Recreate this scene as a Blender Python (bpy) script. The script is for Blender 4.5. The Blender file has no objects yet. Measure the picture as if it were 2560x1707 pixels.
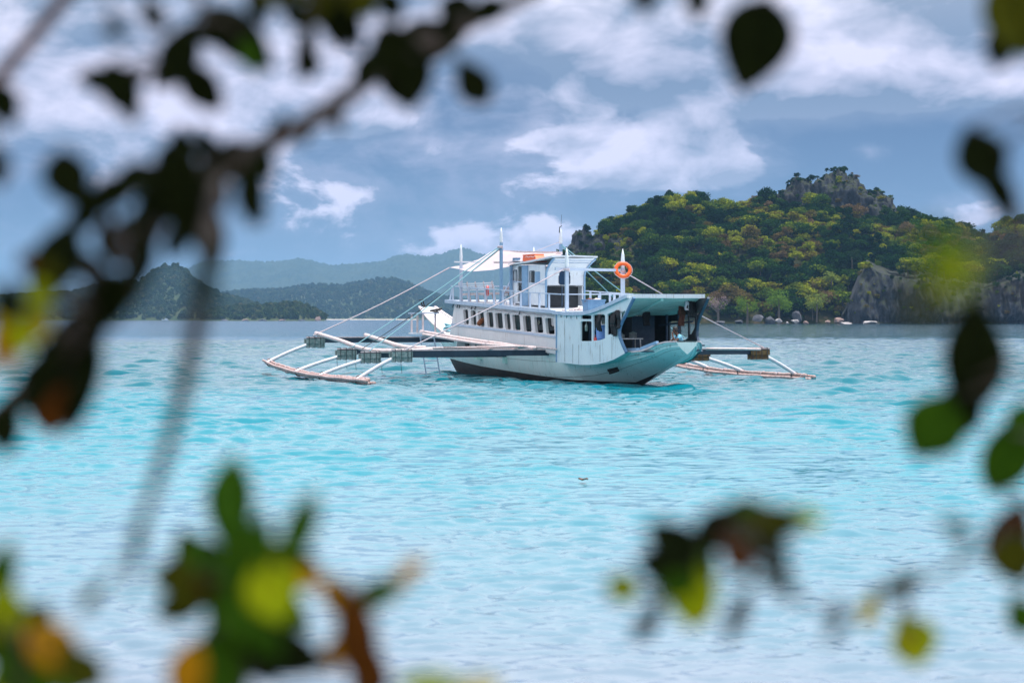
import bpy, bmesh, math, random
import numpy as np
from mathutils import Vector, Matrix, noise as mnoise, geometry as mgeo

random.seed(7)
rng = np.random.default_rng(11)
R = math.radians
scene = bpy.context.scene
col = scene.collection

# ------------------------------------------------------------------ camera
FOC = 85.0
FPX = 2560 * FOC / 36.0          # focal length in photograph pixels
HOR = 797.0                      # horizon row of the photograph
CAMH = 2.83
PITCH = math.atan((853.5 - HOR) / FPX)
cd = bpy.data.cameras.new('camera')
cam = bpy.data.objects.new('camera', cd)
col.objects.link(cam)
cam.location = (0, 0, CAMH)
cam.rotation_euler = (R(90) - PITCH, 0, 0)
cd.sensor_width = 36
cd.lens = FOC
cd.clip_start = 0.05
cd.clip_end = 40000
cd.dof.use_dof = True
cd.dof.focus_distance = 108.0
cd.dof.aperture_fstop = 2.8
scene.camera = cam

# ------------------------------------------------------------------ sky and sun
SUN = Vector((0.16, 0.06, 0.985)).normalized()
SUN_EL = math.asin(SUN.z)
SUN_AZ = math.atan2(SUN.x, SUN.y)
world = bpy.data.worlds.new('World')
scene.world = world
world.use_nodes = True


class NT:
    """small helper to write node trees"""
    def __init__(self, tree):
        self.t = tree
        self.n = tree.nodes
        self.l = tree.links

    def new(self, kind, **kw):
        n = self.n.new(kind)
        for k, v in kw.items():
            setattr(n, k, v)
        return n

    def put(self, sock, v):
        if v is None:
            return
        if isinstance(v, bpy.types.NodeSocket):
            self.l.new(v, sock)
        else:
            sock.default_value = v

    def math(self, op, a, b=None, c=None, clamp=False):
        n = self.new('ShaderNodeMath', operation=op, use_clamp=clamp)
        for i, v in enumerate((a, b, c)):
            self.put(n.inputs[i], v)
        return n.outputs[0]

    def vmath(self, op, a, b=None):
        n = self.new('ShaderNodeVectorMath', operation=op)
        self.put(n.inputs[0], a)
        self.put(n.inputs[1], b)
        return n.outputs[0]

    def noise(self, vec, scale, detail=4, rough=0.5, dist=0.0):
        n = self.new('ShaderNodeTexNoise')
        self.put(n.inputs['Vector'], vec)
        n.inputs['Scale'].default_value = scale
        n.inputs['Detail'].default_value = detail
        n.inputs['Roughness'].default_value = rough
        n.inputs['Distortion'].default_value = dist
        return n.outputs['Fac']

    def mix(self, fac, a, b):
        n = self.new('ShaderNodeMix', data_type='RGBA')
        self.put(n.inputs[0], fac)
        for s, v in ((n.inputs[6], a), (n.inputs[7], b)):
            if isinstance(v, tuple) and len(v) == 3:
                v = v + (1,)
            self.put(s, v)
        return n.outputs[2]

    def smooth(self, v, a, b, lo=0.0, hi=1.0, kind='SMOOTHSTEP'):
        n = self.new('ShaderNodeMapRange', interpolation_type=kind)
        self.put(n.inputs[0], v)
        n.inputs[1].default_value = a
        n.inputs[2].default_value = b
        n.inputs[3].default_value = lo
        n.inputs[4].default_value = hi
        return n.outputs[0]

    def ramp(self, fac, stops, interp='LINEAR'):
        n = self.new('ShaderNodeValToRGB')
        n.color_ramp.interpolation = interp
        e = n.color_ramp.elements
        while len(e) < len(stops):
            e.new(0.5)
        for i, (p, c) in enumerate(stops):
            e[i].position = p
            e[i].color = tuple(c) + (1,)
        self.put(n.inputs[0], fac)
        return n.outputs[0]


def sky_nodes():
    w = NT(world.node_tree)
    w.n.clear()
    out = w.new('ShaderNodeOutputWorld')
    tc = w.new('ShaderNodeTexCoord')
    d = tc.outputs['Generated']
    sep = w.new('ShaderNodeSeparateXYZ')
    w.l.new(d, sep.inputs[0])
    x, y, z = sep.outputs
    az = w.math('ARCTAN2', x, y)
    el = w.math('ARCSINE', z)
    sky = w.new('ShaderNodeTexSky', sky_type='NISHITA')
    sky.sun_disc = False
    sky.sun_elevation = SUN_EL
    sky.sun_rotation = SUN_AZ
    sky.altitude = 0
    sky.air_density = 0.36
    sky.dust_density = 0.1
    sky.ozone_density = 4.0
    bg1 = w.new('ShaderNodeBackground')
    w.l.new(sky.outputs[0], bg1.inputs[0])
    bg1.inputs[1].default_value = 0.068

    BLOBS = [(1690, 385, 150, 85, 0.30), (1850, 430, 120, 60, 0.30), (1560, 425, 140, 60, 0.26), (1480, 350, 240, 34, 0.12), (1420, 110, 240, 100, 0.12),
             (2130, 245, 420, 46, 0.15), (2170, 392, 50, 30, 0.20), (2440, 530, 110, 50, 0.22),
             (1170, 608, 70, 36, 0.17), (1070, 640, 90, 22, 0.10), (1345, 588, 60, 38, 0.17), (1440, 600, 40, 26, 0.18), (1075, 372, 70, 26, 0.13),
             (150, 60, 420, 150, 0.10), (330, 290, 430, 60, 0.12), (950, 320, 300, 34, 0.10), (1300, 260, 260, 46, 0.10),
             (590, 640, 50, 16, 0.16), (2300, 60, 400, 90, 0.08),
             (1980, 345, 320, 60, -0.07), (850, 480, 420, 100, -0.10), (2330, 430, 260, 70, -0.09)]
    # clouds live in (azimuth, elevation); far ones near the horizon are finer
    cmb = w.new('ShaderNodeCombineXYZ')
    w.put(cmb.inputs[0], w.math('MULTIPLY', x, 1.0))
    w.put(cmb.inputs[1], y)
    w.put(cmb.inputs[2], w.math('MULTIPLY', el, 1.9))
    p0 = w.vmath('ADD', cmb.outputs[0], (2.37, 0.40, 0.11))
    warp = w.new('ShaderNodeTexNoise')
    w.put(warp.inputs['Vector'], p0)
    warp.inputs['Scale'].default_value = 14.0
    warp.inputs['Detail'].default_value = 2.0
    wv = w.new('ShaderNodeVectorMath', operation='MULTIPLY_ADD')
    w.put(wv.inputs[0], warp.outputs['Color'])
    wv.inputs[1].default_value = (0.05, 0.05, 0.03)
    w.put(wv.inputs[2], p0)
    p1 = wv.outputs[0]
    UP = 0.012
    up = w.vmath('ADD', p1, (0.004, 0.0, UP * 1.9))
    n1 = w.noise(p1, 8.0, 5, 0.5)
    n2 = w.noise(up, 8.0, 5, 0.5)
    puff = w.noise(p1, 34.0, 8, 0.62)
    puff2 = w.noise(up, 34.0, 8, 0.62)
    low = w.smooth(el, 0.03, 0.11, 1.0, 0.35)
    pa = w.math('MULTIPLY', low, 0.46)
    bias = w.smooth(w.math('MULTIPLY_ADD', w.math('SUBTRACT', n1, 0.5), 0.10, el), 0.02, 0.13, -0.10, 0.17)
    d1 = w.math('ADD', w.math('ADD', n1, bias), w.math('MULTIPLY', w.math('SUBTRACT', puff, 0.5), pa))
    slope = w.math('ADD', w.math('SUBTRACT', n1, n2), w.math('MULTIPLY', w.math('SUBTRACT', puff, puff2), w.math('MULTIPLY', pa, 0.75)))
    for px, py, rx, ry, amp in BLOBS:
        u = w.math('MULTIPLY_ADD', az, FPX / rx, -(px - 1280) / rx)
        v = w.math('MULTIPLY_ADD', el, FPX / ry, -(HOR - py) / ry)
        q = w.math('MULTIPLY_ADD', u, u, w.math('MULTIPLY', v, v))
        g = w.math('MULTIPLY', w.math('EXPONENT', w.math('MULTIPLY', q, -1.0)), amp)
        d1 = w.math('ADD', d1, g)
        slope = w.math('MULTIPLY_ADD', w.math('MULTIPLY', g, v), 0.45 * UP * FPX / ry, slope)
    mask = w.math('MAXIMUM', w.smooth(d1, 0.51, 0.62), w.math('MULTIPLY', w.smooth(d1, 0.34, 0.60), w.smooth(el, 0.04, 0.11, 0.15, 0.85)))
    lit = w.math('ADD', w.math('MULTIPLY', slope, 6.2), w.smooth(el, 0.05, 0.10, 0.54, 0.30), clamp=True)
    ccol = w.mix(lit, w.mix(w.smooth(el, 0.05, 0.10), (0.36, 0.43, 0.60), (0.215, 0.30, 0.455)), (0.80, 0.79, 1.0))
    ccol = w.mix(w.smooth(el, 0.095, 0.24), ccol, w.mix(lit, (0.88, 0.91, 1.02), (1.45, 1.44, 1.50)))  # unseen clouds above the frame, made brighter to light boat walls and water
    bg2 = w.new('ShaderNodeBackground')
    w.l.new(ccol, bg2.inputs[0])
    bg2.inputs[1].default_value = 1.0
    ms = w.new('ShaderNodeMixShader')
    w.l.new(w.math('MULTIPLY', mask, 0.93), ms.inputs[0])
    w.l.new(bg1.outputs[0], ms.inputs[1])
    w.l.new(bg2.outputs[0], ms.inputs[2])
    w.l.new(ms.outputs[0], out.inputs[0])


sky_nodes()
sd = bpy.data.lights.new('sun', 'SUN')
sd.energy = 4.2
sd.angle = R(0.53)
sd.color = (1.0, 0.965, 0.93)
sun = bpy.data.objects.new('sun', sd)
col.objects.link(sun)
sun.rotation_euler = SUN.to_track_quat('Z', 'Y').to_euler()
sun.location = (-30, -30, 90)

scene.view_settings.view_transform = 'Standard'
scene.view_settings.look = 'None'
scene.view_settings.exposure = 0.2
scene.view_settings.gamma = 1.0
scene.render.engine = 'CYCLES'
scene.cycles.use_denoising = True
scene.cycles.sample_clamp_indirect = 4.0
scene.cycles.sample_clamp_direct = 1.25
scene.cycles.max_bounces = 4
scene.cycles.diffuse_bounces = 2
scene.cycles.glossy_bounces = 2
scene.cycles.transmission_bounces = 4
scene.cycles.transparent_max_bounces = 4
scene.cycles.volume_bounces = 0


# ------------------------------------------------------------------ materials
def material(name):
    m = bpy.data.materials.new(name)
    m.use_nodes = True
    w = NT(m.node_tree)
    b = w.n['Principled BSDF']
    return m, w, b


def paint(name, c1, c2=None, rough=0.5, scale=3.0, streak=0.0, dirt=(0.10, 0.09, 0.08), amount=0.35, bump=0.0, metal=0.0):
    """weathered paint: blotches between c1 and c2, dirt runs when streak > 0"""
    m, w, b = material(name)
    c2 = c2 or tuple(v * 0.8 for v in c1)
    tc = w.new('ShaderNodeTexCoord')
    o = tc.outputs['Object']
    f = w.noise(o, scale, 6, 0.6)
    c = w.mix(w.smooth(f, 0.35, 0.7), c1, c2)
    if streak > 0:
        mp = w.new('ShaderNodeMapping')
        w.l.new(o, mp.inputs[0])
        mp.inputs['Scale'].default_value = (5, 5, 0.5)
        g = w.noise(mp.outputs[0], 2.2, 5, 0.62)
        g2 = w.noise(o, 1.3, 4, 0.6)
        k = w.math('MULTIPLY', w.smooth(g, 0.54, 0.74), w.smooth(g2, 0.40, 0.62))
        c = w.mix(w.math('MULTIPLY', k, streak), c, dirt)
        s = w.noise(o, 14.0, 5, 0.7)
        c = w.mix(w.math('MULTIPLY', w.smooth(s, 0.66, 0.74), amount), c, dirt)
    w.l.new(c, b.inputs['Base Color'])
    b.inputs['Roughness'].default_value = rough
    b.inputs['Metallic'].default_value = metal
    if bump > 0:
        bn = w.new('ShaderNodeBump')
        bn.inputs['Strength'].default_value = bump
        bn.inputs['Distance'].default_value = 0.02
        w.l.new(w.noise(o, 12, 5, 0.6), bn.inputs['Height'])
        w.l.new(bn.outputs[0], b.inputs['Normal'])
    return m


def leafy(name, stops, trans=0.3, per_object=True, patch=0.12):
    """foliage: colour picked per object, small patches inside, some light shining through"""
    m = bpy.data.materials.new(name)
    m.use_nodes = True
    w = NT(m.node_tree)
    w.n.clear()
    out = w.new('ShaderNodeOutputMaterial')
    oi = w.new('ShaderNodeObjectInfo')
    tc = w.new('ShaderNodeTexCoord')
    n = w.noise(tc.outputs['Object'], 0.9, 4, 0.65)
    stand = w.smooth(w.noise(oi.outputs['Location'], 0.03, 5, 0.65), 0.34, 0.66)
    f = w.math('ADD', w.math('MULTIPLY', oi.outputs['Random'], 0.34), w.math('MULTIPLY', stand, 0.56))
    f = w.math('ADD', f, w.math('MULTIPLY', w.math('SUBTRACT', n, 0.5), patch), clamp=True) if per_object else w.smooth(n, 0.3, 0.7)
    c = w.ramp(f, stops)
    df = w.new('ShaderNodeBsdfDiffuse')
    w.l.new(c, df.inputs[0])
    tr = w.new('ShaderNodeBsdfTranslucent')
    w.l.new(c, tr.inputs[0])
    mx = w.new('ShaderNodeMixShader')
    mx.inputs[0].default_value = trans
    w.l.new(df.outputs[0], mx.inputs[1])
    w.l.new(tr.outputs[0], mx.inputs[2])
    w.l.new(mx.outputs[0], out.inputs[0])
    return m


M = {}
M['white'] = paint('white_paint', (0.80, 0.85, 0.90), (0.72, 0.78, 0.85), 0.45, 2.0, 0.8, (0.24, 0.20, 0.17))
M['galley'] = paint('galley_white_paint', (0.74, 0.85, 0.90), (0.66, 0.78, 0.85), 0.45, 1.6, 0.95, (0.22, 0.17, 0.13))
M['cabin'] = paint('cabin_grey_white_paint', (0.84, 0.82, 0.83), (0.76, 0.74, 0.76), 0.5, 1.4, 0.7, (0.34, 0.24, 0.17))
M['teal'] = paint('sea_green_hull_paint', (0.76, 0.89, 0.87), (0.66, 0.84, 0.82), 0.4, 1.2, 0.95, (0.16, 0.20, 0.14))
M['teal_roof'] = paint('pale_green_plank_paint', (0.60, 0.93, 0.87), (0.48, 0.84, 0.78), 0.6, 2.0, 0.5, (0.12, 0.20, 0.18))
M['boot'] = paint('dark_bottom_paint', (0.035, 0.028, 0.03), (0.07, 0.045, 0.04), 0.6, 2.5)
M['beam'] = paint('dark_blue_beam_paint', (0.012, 0.034, 0.062), (0.020, 0.052, 0.085), 0.5, 3.0, 0.3, (0.02, 0.03, 0.04))
M['blue'] = paint('light_blue_trim_paint', (0.20, 0.36, 0.56), (0.27, 0.45, 0.64), 0.5, 3.0, 0.3, (0.10, 0.12, 0.15))
M['paleblue'] = paint('pale_blue_trim_paint', (0.46, 0.56, 0.72), (0.56, 0.65, 0.78), 0.5, 3.0, 0.35, (0.18, 0.19, 0.22))
M['cap'] = paint('worn_pinkish_white_paint', (0.70, 0.62, 0.64), (0.58, 0.48, 0.48), 0.6, 5.0, 0.4, (0.20, 0.13, 0.12))
M['bamboo'] = paint('pinkish_bamboo', (0.60, 0.45, 0.43), (0.36, 0.22, 0.20), 0.55, 6.0, 0.5, (0.10, 0.06, 0.05), bump=0.2)
M['bamboo_pale'] = paint('pale_bamboo', (0.74, 0.64, 0.64), (0.60, 0.46, 0.44), 0.55, 6.0, 0.5, (0.22, 0.14, 0.12), bump=0.2)
M['pipe'] = paint('white_pipe', (0.74, 0.76, 0.82), (0.62, 0.62, 0.68), 0.4, 4.0, 0.4, (0.22, 0.16, 0.14))
M['foam'] = paint('green_stained_foam', (0.16, 0.26, 0.25), (0.40, 0.46, 0.45), 0.8, 9.0, 0.9, (0.05, 0.08, 0.07), bump=0.3)
M['rust'] = paint('rust_brown_wood', (0.10, 0.045, 0.025), (0.22, 0.14, 0.05), 0.8, 5.0, 0.5, (0.02, 0.015, 0.012), bump=0.3)
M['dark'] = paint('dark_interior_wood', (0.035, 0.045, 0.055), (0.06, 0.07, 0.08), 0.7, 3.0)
M['navy'] = paint('navy_painted_timber', (0.03, 0.06, 0.11), (0.05, 0.09, 0.15), 0.5, 3.0)
M['orange'] = paint('orange_plastic', (0.80, 0.12, 0.010), (0.66, 0.09, 0.008), 0.4, 5.0)
M['red'] = paint('red_plastic', (0.70, 0.05, 0.03), (0.55, 0.03, 0.02), 0.4, 5.0)
M['crate'] = paint('slate_blue_plastic', (0.08, 0.19, 0.34), (0.11, 0.24, 0.40), 0.5, 6.0)
M['bluepl'] = paint('bright_blue_plastic', (0.10, 0.25, 0.62), (0.14, 0.32, 0.70), 0.35, 6.0)
M['green'] = paint('green_plastic', (0.05, 0.42, 0.26), (0.04, 0.34, 0.20), 0.4, 6.0)
M['ropew'] = paint('pale_rope', (0.66, 0.58, 0.62), (0.55, 0.46, 0.50), 0.8, 20)
M['ropet'] = paint('sea_green_rope', (0.30, 0.56, 0.62), (0.22, 0.46, 0.54), 0.8, 20)
M['roped'] = paint('dark_rope', (0.04, 0.06, 0.07), (0.07, 0.09, 0.10), 0.9, 20)
M['iron'] = paint('black_iron', (0.02, 0.022, 0.026), (0.04, 0.035, 0.03), 0.6, 8, metal=0.4)
M['blackcloth'] = paint('black_neoprene', (0.014, 0.016, 0.020), (0.03, 0.03, 0.035), 0.7, 6)
M['redcloth'] = paint('faded_maroon_cloth', (0.12, 0.04, 0.03), (0.20, 0.09, 0.06), 0.9, 5)
M['whitecloth'] = paint('white_cloth', (0.62, 0.64, 0.70), (0.5, 0.52, 0.6), 0.9, 5)
M['skin'] = paint('tanned_skin', (0.10, 0.048, 0.028), (0.085, 0.04, 0.024), 0.55, 8)
M['shirt'] = paint('light_blue_cotton', (0.20, 0.50, 0.66), (0.16, 0.42, 0.58), 0.9, 8)
M['hair'] = paint('black_hair', (0.010, 0.009, 0.009), (0.02, 0.018, 0.016), 0.6, 20)
M['shorts'] = paint('navy_cotton', (0.03, 0.05, 0.12), (0.02, 0.04, 0.09), 0.9, 8)
M['brown'] = paint('brown_canvas', (0.26, 0.09, 0.035), (0.16, 0.05, 0.02), 0.8, 8)
M['bark'] = paint('bark', (0.045, 0.032, 0.027), (0.09, 0.06, 0.05), 0.9, 10, bump=0.5)
M['trunkfar'] = paint('pale_bark', (0.16, 0.13, 0.11), (0.10, 0.08, 0.07), 0.9, 2)
M['steel'] = paint('worn_steel', (0.55, 0.58, 0.60), (0.40, 0.42, 0.44), 0.35, 8, metal=0.7)


def glass_mat():
    m, w, b = material('dark_window_glass')
    b.inputs['Base Color'].default_value = (0.02, 0.05, 0.11, 1)
    b.inputs['Roughness'].default_value = 0.06
    b.inputs['IOR'].default_value = 1.5
    return m


M['glass'] = glass_mat()


def tarp_mat():
    m = bpy.data.materials.new('white_tarpaulin')
    m.use_nodes = True
    w = NT(m.node_tree)
    w.n.clear()
    out = w.new('ShaderNodeOutputMaterial')
    tc = w.new('ShaderNodeTexCoord')
    c = w.mix(w.noise(tc.outputs['Object'], 1.5, 5, 0.6), (0.82, 0.74, 0.76), (0.74, 0.62, 0.63))
    df = w.new('ShaderNodeBsdfDiffuse')
    tr = w.new('ShaderNodeBsdfTranslucent')
    w.l.new(c, df.inputs[0])
    w.l.new(c, tr.inputs[0])
    mx = w.new('ShaderNodeMixShader')
    mx.inputs[0].default_value = 0.5
    w.l.new(df.outputs[0], mx.inputs[1])
    w.l.new(tr.outputs[0], mx.inputs[2])
    w.l.new(mx.outputs[0], out.inputs[0])
    return m


M['tarp'] = tarp_mat()

# island foliage: dark greens, yellow greens, a few brown and greyish pink crowns
ISL = [(0.0, (0.004, 0.017, 0.006)), (0.28, (0.009, 0.037, 0.009)), (0.46, (0.030, 0.078, 0.011)),
       (0.56, (0.11, 0.17, 0.013)), (0.63, (0.36, 0.38, 0.020)), (0.68, (0.11, 0.095, 0.020)),
       (0.82, (0.15, 0.105, 0.04)), (1.0, (0.24, 0.16, 0.12))]
M['isl'] = leafy('island_foliage', ISL, 0.28, True, 0.35)
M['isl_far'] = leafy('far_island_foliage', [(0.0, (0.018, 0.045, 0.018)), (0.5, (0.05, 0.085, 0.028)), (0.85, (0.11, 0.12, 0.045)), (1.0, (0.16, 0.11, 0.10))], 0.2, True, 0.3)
for k, a, b in (('lf_round', (0.08, 0.18, 0.018), (0.18, 0.28, 0.03)), ('lf_pale', (0.17, 0.25, 0.05), (0.28, 0.33, 0.07)),
                ('lf_grey', (0.24, 0.17, 0.175), (0.34, 0.25, 0.25)), ('lf_yellow', (0.32, 0.36, 0.02), (0.50, 0.46, 0.03)),
                ('lf_dark', (0.012, 0.035, 0.014), (0.028, 0.06, 0.018)), ('lf_rust', (0.16, 0.095, 0.055), (0.22, 0.14, 0.09))):
    M[k] = leafy(k.replace('lf_', '') + '_foliage', [(0, a), (1, b)], 0.28, False)


def terrain_mat(name, ca, cb, cc, s1):
    m, w, b = material(name)
    g = w.new('ShaderNodeNewGeometry')
    n = w.noise(g.outputs['Position'], s1, 8, 0.65)
    n2 = w.noise(g.outputs['Position'], s1 * 6, 5, 0.7)
    c = w.mix(w.smooth(n, 0.38, 0.62), ca, cb)
    c = w.mix(w.smooth(n2, 0.5, 0.7), c, cc)
    w.l.new(c, b.inputs['Base Color'])
    b.inputs['Roughness'].default_value = 1.0
    b.inputs['Specular IOR Level'].default_value = 0.1
    return m


M['hill'] = terrain_mat('dry_scrub_ground', (0.014, 0.022, 0.008), (0.030, 0.034, 0.014), (0.075, 0.055, 0.035), 0.03)
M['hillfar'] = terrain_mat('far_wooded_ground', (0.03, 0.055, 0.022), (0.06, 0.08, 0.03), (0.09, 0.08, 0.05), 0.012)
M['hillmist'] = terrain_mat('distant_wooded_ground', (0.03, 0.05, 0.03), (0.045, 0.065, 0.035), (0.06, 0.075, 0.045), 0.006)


def rock_mat():
    m, w, b = material('karst_limestone')
    g = w.new('ShaderNodeNewGeometry')
    mp = w.new('ShaderNodeMapping')
    w.l.new(g.outputs['Position'], mp.inputs[0])
    mp.inputs['Scale'].default_value = (1, 1, 0.5)
    n = w.noise(mp.outputs[0], 0.28, 8, 0.72)
    n2 = w.noise(g.outputs['Position'], 0.10, 4, 0.6)
    c = w.ramp(n, [(0.36, (0.007, 0.009, 0.012)), (0.50, (0.022, 0.026, 0.035)), (0.60, (0.046, 0.053, 0.067)), (0.74, (0.15, 0.16, 0.19))])
    c = w.mix(w.math('MULTIPLY', w.smooth(n2, 0.54, 0.66), 0.35), c, (0.07, 0.06, 0.04))
    # ledges carry moss and scrub
    sn = w.new('ShaderNodeSeparateXYZ')
    w.l.new(g.outputs['Normal'], sn.inputs[0])
    moss = w.math('MULTIPLY', w.smooth(sn.outputs[2], 0.30, 0.65), w.smooth(w.noise(g.outputs['Position'], 0.5, 4, 0.6), 0.36, 0.58))
    c = w.mix(w.math('MULTIPLY', moss, 0.95), c, (0.026, 0.036, 0.012))
    w.l.new(c, b.inputs['Base Color'])
    b.inputs['Roughness'].default_value = 0.95
    bn = w.new('ShaderNodeBump')
    bn.inputs['Strength'].default_value = 0.9
    bn.inputs['Distance'].default_value = 1.2
    w.l.new(n, bn.inputs['Height'])
    w.l.new(bn.outputs[0], b.inputs['Normal'])
    return m


M['rock'] = rock_mat()
M['boulder'] = paint('grey_boulder', (0.06, 0.065, 0.08), (0.13, 0.135, 0.155), 0.9, 0.3, bump=0.3)
M['palerock'] = paint('pale_boulder', (0.48, 0.45, 0.45), (0.30, 0.28, 0.28), 0.9, 0.4, bump=0.3)  # pale stone colour of the white shore rocks
M['pinkrock'] = paint('pinkish_boulder', (0.32, 0.22, 0.19), (0.18, 0.13, 0.12), 0.9, 0.4, bump=0.3)
M['sand'] = paint('white_coral_sand', (0.66, 0.58, 0.48), (0.58, 0.50, 0.42), 0.95, 0.5)


def sea_mat():
    m, w, b = material('turquoise_sea_water')
    g = w.new('ShaderNodeNewGeometry')
    pos = g.outputs['Position']
    sep = w.new('ShaderNodeSeparateXYZ')
    w.l.new(pos, sep.inputs[0])
    # the shoals: bottom depth grows with the distance from the beach, with uneven sandbanks
    mp = w.new('ShaderNodeMapping')
    w.l.new(pos, mp.inputs[0])
    mp.inputs['Scale'].default_value = (0.02, 0.035, 0)
    wob = w.math('MULTIPLY', w.math('SUBTRACT', w.noise(mp.outputs[0], 1.0, 4, 0.55), 0.5), 0.5)
    lg = w.math('ADD', w.math('LOGARITHM', sep.outputs[1], 10.0), wob)
    c = w.ramp(w.smooth(lg, 1.2, 3.0, 0, 1, 'LINEAR'),
               [(0.02, (0.18, 0.24, 0.31)), (0.14, (0.11, 0.25, 0.32)), (0.27, (0.022, 0.24, 0.31)), (0.38, (0.002, 0.20, 0.265)),
                (0.48, (0.001, 0.13, 0.175)), (0.72, (0.001, 0.10, 0.135)), (1.0, (0.008, 0.07, 0.12))])
    w.l.new(c, b.inputs['Base Color'])
    b.inputs['Roughness'].default_value = 0.09
    b.inputs['IOR'].default_value = 1.34
    mp2 = w.new('ShaderNodeMapping')
    w.l.new(pos, mp2.inputs[0])
    mp2.inputs['Scale'].default_value = (0.5, 1.0, 0.0)
    rip = w.new('ShaderNodeTexNoise')
    w.put(rip.inputs['Vector'], mp2.outputs[0])
    rip.inputs['Scale'].default_value = 6.0
    rip.inputs['Detail'].default_value = 3.0
    rip.inputs['Roughness'].default_value = 0.6
    mp3 = w.new('ShaderNodeMapping')
    w.l.new(pos, mp3.inputs[0])
    mp3.inputs['Scale'].default_value = (0.55, 0.16, 0.0)
    pat = w.smooth(w.noise(mp3.outputs[0], 1.0, 4, 0.65), 0.38, 0.62, 0.15, 1.1)
    # facets add more where the mesh no longer carries the waves
    mp4 = w.new('ShaderNodeMapping')
    w.l.new(pos, mp4.inputs[0])
    mp4.inputs['Scale'].default_value = (0.35, 0.035, 0.0)
    pat2 = w.smooth(w.noise(mp4.outputs[0], 1.0, 5, 0.7), 0.38, 0.62, 0.25, 1.35)
    pat = w.math('MULTIPLY', pat, w.mix(w.smooth(lg, 1.7, 2.2), (1, 1, 1), pat2))
    amt = w.math('MULTIPLY', pat, w.smooth(lg, 2.2, 2.75, 0.34, 1.1))
    vec = w.vmath('SUBTRACT', rip.outputs['Color'], (0.5, 0.5, 0.5))
    sc = w.new('ShaderNodeVectorMath', operation='SCALE')
    w.put(sc.inputs[0], w.vmath('MULTIPLY', vec, (0.6, 1.0, 0.0)))
    w.put(sc.inputs['Scale'], amt)
    nrm = w.vmath('NORMALIZE', w.vmath('ADD', g.outputs['Normal'], sc.outputs[0]))
    w.l.new(nrm, b.inputs['Normal'])
    return m


M['sea'] = sea_mat()


# ------------------------------------------------------------------ geometry helpers
def V(*a):
    return Vector(a)


def tag(o, label=None, cat=None, group=None, kind=None):
    if label:
        o['label'] = label
    if cat:
        o['category'] = cat
    if group:
        o['group'] = group
    if kind:
        o['kind'] = kind
    return o


def empty(name, loc=(0, 0, 0), rz=0.0, parent=None):
    o = bpy.data.objects.new(name, None)
    o.empty_display_size = 0.2
    o.location = loc
    o.rotation_euler = (0, 0, rz)
    o.parent = parent
    col.objects.link(o)
    return o


def link_mesh(name, me, mat, parent=None, smooth=False):
    if mat is not None and not me.materials:
        me.materials.append(mat)
    if smooth:
        me.polygons.foreach_set('use_smooth', [True] * len(me.polygons))
    o = bpy.data.objects.new(name, me)
    o.parent = parent
    col.objects.link(o)
    return o


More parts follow.
